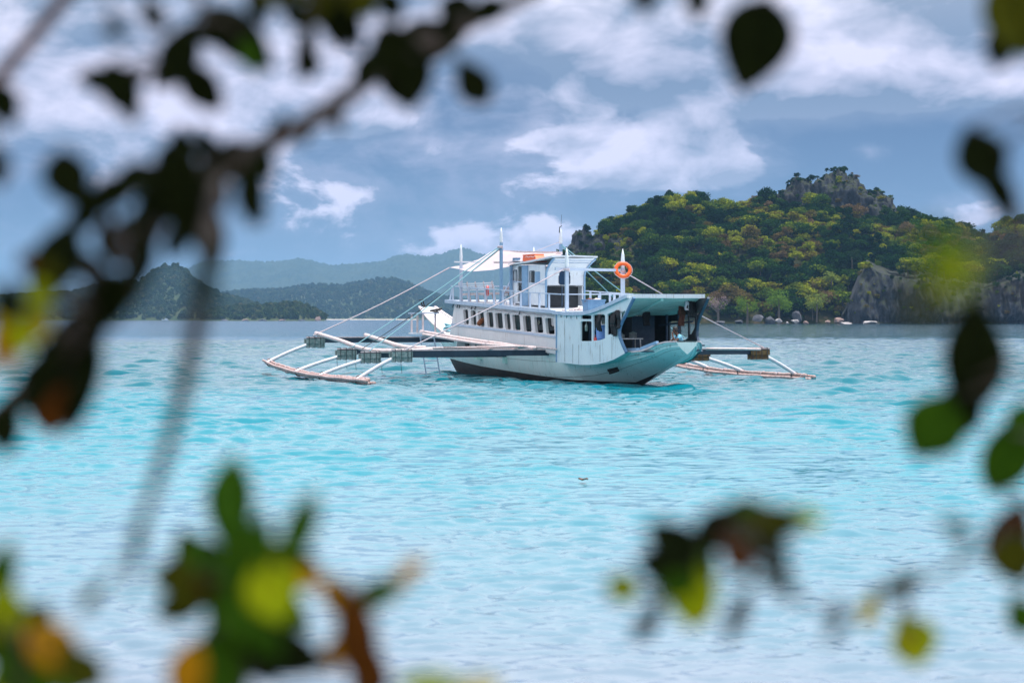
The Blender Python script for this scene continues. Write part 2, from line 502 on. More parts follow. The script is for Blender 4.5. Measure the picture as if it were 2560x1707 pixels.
class MB:
    """collects faces of one part"""
    def __init__(self):
        self.v, self.f = [], []

    def add(self, vs, fs):
        k = len(self.v)
        self.v += [tuple(p) for p in vs]
        self.f += [tuple(i + k for i in q) for q in fs]
        return self

    def box(self, lo, hi):
        x0, y0, z0 = lo
        x1, y1, z1 = hi
        return self.hexa([(x0, y0, z0), (x1, y0, z0), (x1, y1, z0), (x0, y1, z0), (x0, y0, z1), (x1, y0, z1), (x1, y1, z1), (x0, y1, z1)])

    def hexa(self, c):
        return self.add(c, [(0, 3, 2, 1), (4, 5, 6, 7), (0, 1, 5, 4), (1, 2, 6, 5), (2, 3, 7, 6), (3, 0, 4, 7)])

    def bar(self, a, b, w, h=None, up=(0, 0, 1)):
        """box from a to b, w across and h along up"""
        a, b, up = Vector(a), Vector(b), Vector(up)
        h = h or w
        d = (b - a).normalized()
        sx = d.cross(up)
        if sx.length < 1e-4:
            sx = d.cross(Vector((0, 1, 0)))
        sx.normalize()
        uz = sx.cross(d).normalized()
        c = []
        for p in (a, b):
            for i, j in ((-1, -1), (1, -1), (1, 1), (-1, 1)):
                c.append(p + sx * (w / 2 * i) + uz * (h / 2 * j))
        return self.add(c, [(3, 2, 1, 0), (4, 5, 6, 7), (0, 1, 5, 4), (1, 2, 6, 5), (2, 3, 7, 6), (3, 0, 4, 7)])

    def tube(self, pts, r, n=8, cap=True):
        pts = [Vector(p) for p in pts]
        rs = r if isinstance(r, (list, tuple)) else [r] * len(pts)
        vs, fs = [], []
        ref = Vector((0.123, 0.05, 1)).normalized()
        for i, p in enumerate(pts):
            d = (pts[min(i + 1, len(pts) - 1)] - pts[max(i - 1, 0)]).normalized()
            q = ref if abs(d.dot(ref)) < 0.95 else Vector((1, 0.1, 0)).normalized()
            a = d.cross(q).normalized()
            b = d.cross(a).normalized()
            for k in range(n):
                t = 2 * math.pi * k / n
                vs.append(p + (a * math.cos(t) + b * math.sin(t)) * rs[i])
        for i in range(len(pts) - 1):
            for k in range(n):
                fs.append((i * n + k, i * n + (k + 1) % n, (i + 1) * n + (k + 1) % n, (i + 1) * n + k))
        if cap:
            fs.append(tuple(range(n))[::-1])
            fs.append(tuple((len(pts) - 1) * n + k for k in range(n)))
        return self.add(vs, fs)

    def torus(self, c, ax, R1, r, n=24, m=10):
        c, ax = Vector(c), Vector(ax).normalized()
        a = ax.orthogonal().normalized()
        b = ax.cross(a)
        vs, fs = [], []
        for i in range(n):
            t = 2 * math.pi * i / n
            d = a * math.cos(t) + b * math.sin(t)
            for j in range(m):
                u = 2 * math.pi * j / m
                vs.append(c + d * (R1 + r * math.cos(u)) + ax * (r * math.sin(u)))
        for i in range(n):
            for j in range(m):
                fs.append((i * m + j, ((i + 1) % n) * m + j, ((i + 1) % n) * m + (j + 1) % m, i * m + (j + 1) % m))
        return self.add(vs, fs)

    def lathe(self, c, prof, n=16, ax='z'):
        vs, fs = [], []
        for r, h in prof:
            for k in range(n):
                t = 2 * math.pi * k / n
                vs.append((c[0] + r * math.cos(t), c[1] + r * math.sin(t), c[2] + h))
        for i in range(len(prof) - 1):
            for k in range(n):
                fs.append((i * n + k, i * n + (k + 1) % n, (i + 1) * n + (k + 1) % n, (i + 1) * n + k))
        fs.append(tuple(range(n))[::-1])
        fs.append(tuple((len(prof) - 1) * n + k for k in range(n)))
        return self.add(vs, fs)

    def grid(self, rows):
        """rows of points -> sheet"""
        nr, nc = len(rows), len(rows[0])
        vs = [p for r in rows for p in r]
        fs = [(i * nc + j, i * nc + j + 1, (i + 1) * nc + j + 1, (i + 1) * nc + j) for i in range(nr - 1) for j in range(nc - 1)]
        return self.add(vs, fs)

    def slab(self, rows, off):
        """sheet with thickness: rows of points, offset vector"""
        nr, nc = len(rows), len(rows[0])
        off = Vector(off)
        top = [Vector(p) for r in rows for p in r]
        n = len(top)
        vs = top + [p + off for p in top]
        fs = []
        for i in range(nr - 1):
            for j in range(nc - 1):
                a = i * nc + j
                fs.append((a, a + 1, a + nc + 1, a + nc))
                fs.append((n + a, n + a + nc, n + a + nc + 1, n + a + 1))
        rim = [j for j in range(nc)] + [i * nc + nc - 1 for i in range(1, nr)] + [(nr - 1) * nc + j for j in range(nc - 2, -1, -1)] + [i * nc for i in range(nr - 2, 0, -1)]
        for k in range(len(rim)):
            a, b = rim[k], rim[(k + 1) % len(rim)]
            fs.append((a, b, b + n, a + n))
        return self.add(vs, fs)

    def build(self, name, mat, parent=None, smooth=False, origin=None):
        vs = self.v
        if origin is not None:
            vs = [(p[0] - origin[0], p[1] - origin[1], p[2] - origin[2]) for p in vs]
        me = bpy.data.meshes.new(name)
        me.from_pydata(vs, [], self.f)
        bm = bmesh.new()
        bm.from_mesh(me)
        bmesh.ops.recalc_face_normals(bm, faces=bm.faces)
        bm.to_mesh(me)
        bm.free()
        me.update()
        o = link_mesh(name, me, mat, parent, smooth)
        if origin is not None:
            o.location = origin
        return o


def smooth_pts(pts, n=6):
    """Catmull-Rom through pts"""
    pts = [Vector(p) for p in pts]
    q = [pts[0] * 2 - pts[1]] + pts + [pts[-1] * 2 - pts[-2]]
    out = []
    for i in range(1, len(q) - 2):
        for k in range(n):
            t = k / n
            a, b, c, d = q[i - 1], q[i], q[i + 1], q[i + 2]
            out.append(0.5 * ((2 * b) + (c - a) * t + (2 * a - 5 * b + 4 * c - d) * t * t + (3 * b - a - 3 * c + d) * t ** 3))
    out.append(pts[-1])
    return out


def interp(x, xs, ys):
    return float(np.interp(x, xs, ys))


def inside(p, poly):
    x, y = p
    r = False
    for i in range(len(poly)):
        x0, y0 = poly[i]
        x1, y1 = poly[i - 1]
        if (y0 > y) != (y1 > y) and x < (x1 - x0) * (y - y0) / (y1 - y0) + x0:
            r = not r
    return r


def panel(outer, holes, fn, thick, step=0.35):
    """wall with openings: outer and holes are loops in (a, z); fn(a, z, d) gives the point, d is depth into the wall"""
    pts, edges = [], []
    def loop(l):
        out = []
        for i in range(len(l)):
            p, q = Vector(l[i]), Vector(l[(i + 1) % len(l)])
            k = max(1, int((q - p).length / step))
            for j in range(k):
                out.append(p.lerp(q, j / k))
        return out
    loops = [loop(outer)] + [loop(h) for h in holes]
    for l in loops:
        b = len(pts)
        pts += l
        edges += [(b + i, b + (i + 1) % len(l)) for i in range(len(l))]
    xs = [p[0] for p in outer]
    ys = [p[1] for p in outer]
    a = min(xs) + step
    while a < max(xs):
        z = min(ys) + step
        while z < max(ys):
            if inside((a, z), outer) and not any(inside((a, z), h) for h in holes):
                pts.append(Vector((a, z)))
            z += step
        a += step
    vs, es, fs, _, _, _ = mgeo.delaunay_2d_cdt(pts, edges, [], 0, 1e-5)
    keep = []
    for f in fs:
        c = sum((vs[i] for i in f), Vector((0, 0))) / len(f)
        if inside(c, outer) and not any(inside(c, h) for h in holes):
            keep.append(tuple(f))
    mb = MB()
    n = len(vs)
    P = [fn(p[0], p[1], 0.0) for p in vs] + [fn(p[0], p[1], thick) for p in vs]
    F = list(keep) + [tuple(i + n for i in f)[::-1] for f in keep]
    cnt = {}
    for f in keep:
        for i in range(len(f)):
            a, b = f[i], f[(i + 1) % len(f)]
            cnt[(a, b)] = cnt.get((a, b), 0) + 1
    for (a, b) in list(cnt):
        if (b, a) not in cnt:
            F.append((b, a, a + n, b + n))
    mb.add(P, F)
    return mb


def rounded(x0, x1, z0, z1, lean=0.0, r=0.06):
    """window loop with clipped corners; lean shifts the top along a"""
    pts = [(x0 + r, z0), (x1 - r, z0), (x1, z0 + r), (x1, z1 - r), (x1 - r, z1), (x0 + r, z1), (x0, z1 - r), (x0, z0 + r)]
    return [(a + lean * (z - z0) / (z1 - z0), z) for a, z in pts]


# ------------------------------------------------------------------ surveying: photograph pixel -> place
CP, SP = math.cos(PITCH), math.sin(PITCH)


def ray(px, py):
    x, y = (px - 1280) / FPX, (853.5 - py) / FPX
    return Vector((x, CP + y * SP, -SP + y * CP))


def at(px, py, Y):
    d = ray(px, py)
    return Vector((0, 0, CAMH)) + d * (Y / d.y)


# the boat lies with its bow away from the shore, turned 21 degrees
TH = R(21)
BO = Vector((3.28, 109.0, 0.0))
BM = Matrix.Translation(BO) @ Matrix.Rotation(TH, 4, 'Z')
BMI = BM.inverted()
O_L = BMI @ Vector((0, 0, CAMH))


def bl(px, py, t=None, s=None, z=None):
    """boat point (x starboard, y to the bow, z up) seen at a pixel on the plane x=t, y=s or z=z"""
    d = BMI.to_3x3() @ ray(px, py)
    if t is not None:
        k = (t - O_L.x) / d.x
    elif s is not None:
        k = (s - O_L.y) / d.y
    else:
        k = (z - O_L.z) / d.z
    return O_L + d * k


def sz_of(px, py, t):
    p = bl(px, py, t=t)
    return (p.y, p.z)


# ------------------------------------------------------------------ noise for terrain
def vnoise(x, y, seed=0):
    xi, yi = np.floor(x).astype(np.int64), np.floor(y).astype(np.int64)
    xf, yf = x - xi, y - yi
    u, v = xf * xf * (3 - 2 * xf), yf * yf * (3 - 2 * yf)

    def h(a, b):
        n = (a * 374761393 + b * 668265263 + seed * 974634777) & 0xFFFFFFFF
        n = ((n ^ (n >> 13)) * 1274126177) & 0xFFFFFFFF
        return ((n ^ (n >> 16)) & 0xFFFF) / 65535.0
    a, b, c, d = h(xi, yi), h(xi + 1, yi), h(xi, yi + 1), h(xi + 1, yi + 1)
    return (a * (1 - u) + b * u) * (1 - v) + (c * (1 - u) + d * u) * v


def fbm(x, y, oct=5, seed=0):
    r, a, tot = 0, 0.5, 0
    for i in range(oct):
        r = r + a * vnoise(x * 2 ** i, y * 2 ** i, seed + i)
        tot += a
        a *= 0.5
    return r / tot


def grid_mesh(name, P, mat, parent=None, smooth=True):
    """P: array rows x cols x 3"""
    nr, nc = P.shape[:2]
    idx = np.arange(nr * nc).reshape(nr, nc)
    q = np.stack([idx[:-1, :-1], idx[:-1, 1:], idx[1:, 1:], idx[1:, :-1]], -1).reshape(-1, 4)
    me = bpy.data.meshes.new(name)
    me.vertices.add(nr * nc)
    me.vertices.foreach_set('co', P.reshape(-1).astype(np.float32))
    me.loops.add(q.size)
    me.loops.foreach_set('vertex_index', q.reshape(-1).astype(np.int32))
    me.polygons.add(len(q))
    me.polygons.foreach_set('loop_start', np.arange(0, q.size, 4, dtype=np.int32))
    me.polygons.foreach_set('loop_total', np.full(len(q), 4, dtype=np.int32))
    if smooth:
        me.polygons.foreach_set('use_smooth', np.ones(len(q), dtype=bool))
    me.update(calc_edges=True)
    return link_mesh(name, me, mat, parent)


# ================================================================== THE SETTING
# ------------------------------------------------------------------ sea
def build_sea():
    ys = [9.0]
    while ys[-1] < 21000:
        y = ys[-1]
        k = 0.006 if y < 15 else 0.0022 if y < 60 else 0.0017 if y < 300 else 0.0017 + (min(y, 3000) - 300) / 2700 * 0.08
        ys.append(y * (1 + k))
    ys = np.array(ys)
    a = np.concatenate([np.linspace(-1.1, -0.25, 30)[:-1], np.linspace(-0.25, 0.25, 430), np.linspace(0.25, 1.1, 30)[1:]])
    Y, A = np.meshgrid(ys, a, indexing='ij')
    X = A * (Y + 6)
    Z = np.zeros_like(X)
    dy = np.gradient(ys)[:, None] * np.ones_like(X)
    dx = np.gradient(a)[None, :] * (Y + 6)
    r = np.random.default_rng(5)
    N = 72
    for i in range(N):
        lam = 0.22 * (5.0 / 0.22) ** ((i + r.random()) / N)
        th = R(-90 + 8) + r.normal() * R(30)
        kx, ky = math.cos(th) * 2 * math.pi / lam, math.sin(th) * 2 * math.pi / lam
        amp = 0.048 * lam / (2 * math.pi) * (1.0 if lam < 0.75 else (0.75 / lam) ** 0.3)
        fade = np.clip((lam / dy - 2.4) / 2.0, 0, 1) * np.clip((lam / dx - 2.4) / 2.0, 0, 1)
        ph = kx * X + ky * Y + r.random() * 6.283
        if lam > 0.8:      # the longer chop dies out over the shallows
            fade = fade * np.interp(Y, [25, 55, 110], [0.22, 0.5, 1.0])
        Z += amp * fade * (np.sin(ph) + 0.25 * np.cos(2 * ph))
    Z *= np.interp(Y, [15, 30, 60, 110], [0.62, 0.70, 0.88, 1.0])
    gust = 0.65 + 0.7 * fbm(X * 0.03, Y * 0.012, 3, 9)
    Z *= gust
    Z *= 0.50 + 1.15 * np.clip(fbm(X * 0.55, Y * 0.16, 3, 17) * 1.5 - 0.25, 0, 1)
    # the water meets the beach softly
    Z *= np.clip((Y - 9) / 4, 0.1, 1)
    o = grid_mesh('sea', np.stack([X, Y, Z], -1), M['sea'])
    tag(o, 'turquoise sea with short wind waves, pale over the near shallows', 'sea', kind='structure')


build_sea()


def build_beach():
    xs = np.concatenate([np.linspace(-400, -12, 14)[:-1], np.linspace(-12, 12, 50), np.linspace(12, 400, 14)[1:]])
    ys = np.concatenate([np.linspace(-60, -6, 10)[:-1], np.linspace(-6, 16, 46), np.array([30, 60, 90])])
    Y, X = np.meshgrid(ys, xs, indexing='ij')
    Z = np.interp(Y, [-60, -8, 2, 10, 16, 90], [2.4, 1.7, 1.15, 0.12, -0.7, -1.6]) + 0.10 * (fbm(X * 0.6, Y * 0.6, 4, 3) - 0.5)
    o = grid_mesh('beach', np.stack([X, Y, Z], -1), M['sand'])
    tag(o, 'pale coral sand beach under the tree', 'beach', kind='structure')


build_beach()


# ------------------------------------------------------------------ island hill behind the boat
ISL_SIL = [(1290, 790), (1315, 720), (1345, 690), (1385, 656), (1430, 624), (1480, 596), (1530, 562), (1600, 526), (1700, 494), (1760, 506), (1800, 528),
           (1840, 524), (1900, 510), (1960, 508), (2020, 516), (2085, 518), (2130, 518), (2180, 526), (2220, 536), (2270, 540), (2330, 553),
           (2400, 574), (2440, 590), (2475, 596), (2500, 578), (2560, 545), (2640, 520), (2760, 560), (2900, 640), (3050, 720), (3200, 795)]
YS, YR = 1362.0, 1545.0       # shore and ridge distance


def isl_x(px, Y):
    return (px - 1280) / FPX * Y


def isl_height(x, y):
    """terrain height of the island at world x, y (arrays)"""
    px = np.array([p[0] for p in ISL_SIL], float)
    zz = np.array([CAMH + (HOR - p[1]) / FPX * YR - 4.5 for p in ISL_SIL])
    xr = (px - 1280) / FPX * YR
    # keep the same bearing towards the shore
    top = np.interp(x * (YR / np.clip(y, 1300, 1800)), xr, zz, left=-6, right=-6)
    bay = 10 * (fbm(x * 0.02, x * 0 + 3.3, 3, 21) - 0.5)
    v = (y - YS - bay) / (YR - YS - bay)
    g = np.where(v <= 1, 1 - np.abs(1 - np.clip(v, -1, 1)) ** 1.75, 1 - np.clip(v - 1, 0, 2) ** 1.6 * 0.9)
    g = np.where(v < 0, v * 3, g)
    spur = 1 + 0.22 * (fbm(x * 0.022, y * 0.016, 4, 5) - 0.5) * np.clip(v * 3, 0, 1) * np.clip((1.05 - v) * 4, 0, 1)
    z = top * g * spur + 3.2 * (fbm(x * 0.10, y * 0.10, 3, 8) - 0.5) * np.clip(v * 5, 0, 1)
    return z


def build_island():
    xs = np.linspace(-25, 520, 240)
    ys = np.linspace(1340, 1760, 120)
    Y, X = np.meshgrid(ys, xs, indexing='ij')
    Z = np.maximum(isl_height(X, Y), -3.0)
    o = grid_mesh('island_hill', np.stack([X, Y, Z], -1), M['hill'])
    tag(o, 'rugged wooded island hill rising behind the boat', 'hill', kind='structure')


build_island()


def rock_mass(name, c, rx, ry, h, label, seed, rough=0.20, blocks=1.3, nu=110, nv=54, flute=0.10, base=-0.25):
    """craggy karst outcrop: half ellipsoid with fluted, blocky relief"""
    P = np.zeros((nv, nu, 3))
    for j in range(nv):
        e = -0.35 + (math.pi / 2 + 0.35) * j / (nv - 1)
        for i in range(nu):
            t = 2 * math.pi * i / (nu - 1)
            d = Vector((math.cos(t) * math.cos(e), math.sin(t) * math.cos(e), math.sin(e)))
            q = Vector((d.x * rx, d.y * ry, d.z * h)) * 0.075 * blocks + Vector((seed * 3.1, seed * 1.7, seed))
            f = mnoise.hetero_terrain(q, 0.8, 2.1, 5, 0.7, noise_basis='PERLIN_NEW') * 0.5
            vor = mnoise.voronoi(q * 1.3)[0]
            crack = (vor[1] - vor[0])
            fl = mnoise.noise(Vector((q.x * 5, q.y * 5, q.z * 0.7)))
            k = 1 + rough * (f - 0.45) + 0.20 * rough * 3 * (min(crack, 0.5) - 0.3) + flute * fl
            k = max(0.55, min(1.4, k))
            P[j, i] = (c[0] + d.x * rx * k, c[1] + d.y * ry * k, c[2] + (d.z * h if d.z > 0 else d.z * h * 0.6) * k)
    P[:, -1] = P[:, 0]
    for _ in range(int(rx * 6)):
        q = P[random.randrange(6, nv - 2), random.randrange(nu)]
        if q[1] < c[1] + ry * .3:
            BUSHES.append((q[0], q[1] - .3, q[2] - .2))
    o = grid_mesh(name, P, M['rock'], smooth=False)
    tag(o, label, 'rock', kind='structure')
    return o


CRAGS = []
BUSHES = []


def crag(px, py_base, py_top, half_px, Y, ry, label, seed, **kw):
    c = at(px, py_base, Y)
    s = Y / FPX
    h = (py_base - py_top) * s
    rock_mass('limestone_crag', (c.x, c.y, c.z), half_px * s, ry, h, label, seed, **kw)
    CRAGS.append((px, (py_base + py_top) / 2, half_px, (py_base - py_top) / 2 * .8))


crag(2095, 556, 440, 92, YR - 14, 20, 'highest grey limestone crag on the island summit', 1.3)
crag(2000, 545, 456, 62, YR - 10, 15, 'smaller limestone crag on the left of the island summit', 2.9)
crag(2185, 568, 490, 60, YR - 16, 16, 'stepped limestone shoulder on the right of the island summit', 4.4)
crag(1468, 668, 586, 52, 1460, 9, 'dark blue-grey cliff on the left shoulder of the island', 5.2, rough=0.3)
crag(1540, 655, 590, 30, 1466, 8, 'narrow dark rock face beside the left shoulder cliff', 6.6, rough=0.3)


def build_headland():
    """sheer cliff at the right end of the shore, with a wooded top that runs back into the hill"""
    pxs = np.linspace(2116, 2820, 250)
    Y0 = 1332.0
    topy = np.interp(pxs, [2116, 2135, 2160, 2176, 2200, 2235, 2290, 2330, 2370, 2420, 2470, 2520, 2570, 2640, 2720, 2820],
                     [800, 752, 690, 664, 678, 690, 700, 694, 712, 716, 722, 706, 690, 668, 660, 790])
    nv = 64
    P = np.zeros((nv + 10, len(pxs), 3))
    for i, px in enumerate(pxs):
        x = isl_x(px, Y0)
        zt = CAMH + (HOR - topy[i]) / FPX * Y0
        for j in range(nv):
            v = j / (nv - 1)
            z = -2 + (zt + 2) * v
            q = Vector((x * 0.085, z * 0.022, 1.0))
            r1 = mnoise.fractal(q, 0.9, 2.0, 5) * 7.5
            cr = mnoise.voronoi(Vector((x * .16, z * .075, 3.0)))[0]
            r1 += 4.0 * min(.45, cr[1] - cr[0])
            flt = abs(mnoise.noise(Vector((x * 0.30, z * 0.05, 4)))) * 3.2 + abs(mnoise.noise(Vector((x * 0.9, z * 0.12, 9)))) * 1.2
            und = 2.2 * math.exp(-((z - 1.0) / 2.0) ** 2)
            lean = 9.0 * v ** 2.2
            end = 26 * max(0, 1 - (px - 2116) / 55) ** 2
            P[j, i] = (x + 1.2 * mnoise.noise(Vector((x * .2, z * .2, 2))), Y0 + lean - r1 + flt + und + end, z)
        for j in range(10):
            v = (j + 1) / 10
            P[nv + j, i] = (x * (1 + 0.05 * v), Y0 + 12 + 70 * v, zt + (1 - (1 - v) ** 2) * 5 + 1.5 * mnoise.noise(Vector((x * .2, v * 8, 5))))
    for _ in range(150):
        q = P[int(nv * (1 - random.random() ** 1.6 * .85)) - 1, random.randrange(len(pxs))]
        if q[2] > 5:
            BUSHES.append((q[0], q[1] - .4, q[2] - .4))
    o = grid_mesh('headland_cliff', P, M['rock'], smooth=False)
    tag(o, 'sheer fluted grey cliff at the right end of the island shore', 'cliff', kind='structure')
    return pxs, topy, Y0


HEAD = build_headland()


# ------------------------------------------------------------------ trees of the island
def crown_data(r, h, n_blobs, n_leaf, leaf, seed, spread=0.62, bare=False):
    """leaf clumps spread through several lobes: vertex and face lists"""
    g = random.Random(seed)
    blobs = []
    for _ in range(n_blobs):
        a, q = g.random() * 6.283, math.sqrt(g.random()) * spread * r
        bz = h * (0.35 + 0.5 * g.random()) - 0.18 * h * (q / r)
        blobs.append((Vector((q * math.cos(a), q * math.sin(a), bz)), r * (0.18 + 0.30 * g.random())))
    vs, fs = [], []
    for _ in range(n_leaf):
        c, br = blobs[g.randrange(n_blobs)]
        d = Vector((g.gauss(0, 1), g.gauss(0, 1), g.gauss(0.25, 1))).normalized()
        p = c + Vector((d.x, d.y, d.z * 0.72)) * br * (0.65 + 0.45 * g.random())
        nrm = (d + Vector((g.gauss(0, .5), g.gauss(0, .5), g.gauss(0, .5)))).normalized()
        a = nrm.orthogonal().normalized()
        a.rotate(Matrix.Rotation(g.random() * 6.28, 3, nrm))
        b = nrm.cross(a)
        s = leaf * (0.6 + 0.8 * g.random())
        k = len(vs)
        vs += [p + a * s, p + b * s * 0.7 + nrm * s * 0.2, p - a * s, p - b * s * 0.7 + nrm * s * 0.2]
        fs.append((k, k + 1, k + 2, k + 3))
    return vs, fs


def tree_mesh(r, h, trunk, nb, nl, leaf, seed, mat, spread=0.70):
    """shared crown and trunk meshes of one kind of tree"""
    vs, fs = crown_data(r, h, nb, nl, leaf, seed, spread)
    cr = bpy.data.meshes.new('crown')
    cr.from_pydata([v + Vector((0, 0, trunk)) for v in vs], [], fs)
    cr.materials.append(mat)
    mb = MB()
    mb.tube([(0, 0, -1), (0.1, 0, trunk * 0.6), (0, 0.1, trunk + h * 0.4)], [r * .07, r * .055, r * .03], 5, False)
    tr = bpy.data.meshes.new('trunk')
    tr.from_pydata(mb.v, [], mb.f)
    tr.materials.append(M['trunkfar'])
    return cr, tr


def plant_tree(name, meshes, loc, rz, scale, label, group=None):
    t = bpy.data.objects.new(name, None)
    t.location = loc
    t.rotation_euler = (0, 0, rz)
    t.scale = scale
    col.objects.link(t)
    out = []
    for me in meshes:
        o = bpy.data.objects.new(me.name.split('.')[0], me)
        o.parent = t
        col.objects.link(o)
        out.append(o)
    tag(t, label, 'tree', group)
    return out[0]


TREES = [tree_mesh(3.2, 4.4, 1.2, 13, 480, 0.40, 1, M['isl']),
         tree_mesh(2.6, 5.6, 1.6, 12, 420, 0.38, 2, M['isl']),
         tree_mesh(4.4, 4.2, 2.4, 18, 620, 0.42, 3, M['isl']),
         tree_mesh(2.2, 2.6, 0.4, 9, 300, 0.34, 4, M['isl']),
         tree_mesh(1.6, 2.0, 0.2, 7, 220, 0.28, 5, M['isl'])]
WOOD_LABEL = 'one of the leafy trees of the wood that covers the island slope'


def in_crag(x, y, z):
    px = 1280 + x / y * FPX
    py = HOR - (z - CAMH) / y * FPX
    for cx, cy, hx, hy in CRAGS:
        if ((px - cx) / hx) ** 2 + ((py - cy + hy * .25) / hy) ** 2 < 0.8:
            return True
    return False


def island_positions(n):
    """spots on the front slope, denser where the slope is foreshortened least"""
    out = []
    X = rng.uniform(0, 345, n * 4)
    Y = YS + 2 + (rng.random(n * 4) ** 0.9) * (YR - YS + 8)
    Z = isl_height(X, Y)
    for x, y, z in zip(X, Y, Z):
        if z < 2.0:
            continue
        px = 1280 + x / y * FPX
        if in_crag(x, y, z + 2) and random.random() < 0.93:
            continue
        if px > 2110 and y < 1395:
            continue
        out.append((x, y, z))
        if len(out) >= n:
            break
    return out


# the distinctive trees, each with trunk and crown
def big_tree(name, px, py_top, py_base, half_px, Y, mat, label, seed, nb=9, nl=900, leaf=0.45, spread=0.66, trunk_frac=0.10, limbs=0, cat='tree'):
    s = Y / FPX
    base = at(px, py_base, Y)
    H = (py_base - py_top) * s
    r = half_px * s
    t = empty(name, (base.x, base.y, base.z - 0.6))
    tag(t, label, cat)
    vs, fs = crown_data(r, H * (1 - trunk_frac) * 0.92, nb, nl, leaf, seed, spread)
    mb = MB()
    mb.add([v + Vector((0, 0, H * trunk_frac)) for v in vs], fs)
    mb.build('crown', mat, t)
    tr = MB()
    tr.tube([(0, 0, -2.5), (0.15, 0, H * .3), (-0.1, 0.1, H * .62)], [r * .085, r * .06, r * .03], 7)
    g = random.Random(seed)
    for k in range(limbs):
        a = g.random() * 6.28
        z0 = H * (.25 + .25 * g.random())
        tr.tube([(0, 0, z0), (math.cos(a) * r * .4, math.sin(a) * r * .4, z0 + H * .2), (math.cos(a) * r * .8, math.sin(a) * r * .8, z0 + H * .36)], [r * .04, r * .025, r * .01], 5)
    tr.build('trunk', M['trunkfar'], t)
    return t


big_tree('shore_tree', 1947, 708, 796, 42, 1352, M['lf_round'], 'large round bright green tree above the shore boulders', 31, 22, 1700, 0.36)
big_tree('shore_tree', 2042, 714, 792, 31, 1354, M['lf_pale'], 'pale green rounded tree between the bright round tree and the cliff', 32, 18, 1100, 0.36)
big_tree('shore_tree', 1868, 728, 796, 38, 1356, M['lf_round'], 'loose green tree beside the large round tree, towards the boat', 33, 20, 1000, 0.38)
big_tree('bare_tree', 1795, 728, 800, 40, 1350, M['lf_grey'], 'greyish pink nearly leafless tree just right of the boat canopy', 34, 9, 520, 0.32, 0.75, 0.2, 7)
big_tree('yellow_tree', 1812, 612, 680, 30, 1425, M['lf_yellow'], 'bright yellow-green tree in the middle of the island slope', 35, 8, 700, 0.42)
big_tree('dark_tree', 2018, 560, 650, 40, 1455, M['lf_dark'], 'tall dark tree with a visible pale trunk below the summit crag', 36, 9, 900, 0.5, 0.62, 0.36)
big_tree('dark_tree', 1722, 540, 606, 38, 1466, M['lf_dark'], 'dark broad tree on the upper slope left of the summit', 37, 9, 850, 0.5)
big_tree('rust_tree', 1665, 572, 622, 30, 1462, M['lf_grey'], 'dry pinkish grey tree left of the dark broad tree', 38, 7, 480, 0.36, 0.7, 0.2, 5)
big_tree('slope_tree', 2078, 656, 720, 29, 1385, M['lf_pale'], 'light green tree standing against the dark gully left of the cliff', 39, 8, 800, 0.42)
big_tree('slope_tree', 2130, 610, 690, 40, 1405, M['lf_dark'], 'dark spreading tree above the left edge of the cliff', 40, 10, 950, 0.5)
big_tree('slope_tree', 1650, 640, 712, 36, 1392, M['lf_dark'], 'deep green tree right of the mast with the life ring', 41, 9, 900, 0.46)

SPOTS = island_positions(6200)
# bushes on the headland top and clinging to its face
NB0 = len(SPOTS)
for q in BUSHES:
    SPOTS.append(q)
NB1 = len(SPOTS)
for _ in range(240):
    px = random.uniform(2150, 2700)
    zt = CAMH + (HOR - interp(px, HEAD[0], HEAD[1])) / FPX * HEAD[2]
    y = HEAD[2] + 15 + random.random() ** 1.2 * 58
    SPOTS.append((isl_x(px, HEAD[2]) * (y / HEAD[2]), y, zt + 1.0 + min(5, (y - HEAD[2] - 9) * .12)))
SCALE = []
for x, y, z in SPOTS:
    SCALE.append((0.60 + 1.05 * random.random() ** 2.2) * (1.2 if z < 30 else 1.0))
for i in range(NB0, NB1):
    SCALE[i] = random.uniform(0.35, 0.75)
order = sorted(range(len(SPOTS)), key=lambda i: -SCALE[i] / (SPOTS[i][1] - 900))

KIND = [random.choices(range(5), (5, 5, 3, 4, 5))[0] for _ in SPOTS]
for i in order[:280]:
    x, y, z = SPOTS[i]
    k = KIND[i] if KIND[i] != 4 else 2
    q = SCALE[i]
    plant_tree('island_tree', TREES[k], (x, y, z - 0.5), random.random() * 6.28, (q * 1.1, q * 1.1, q * random.uniform(0.85, 1.15)), WOOD_LABEL, 'trees of the island wood')


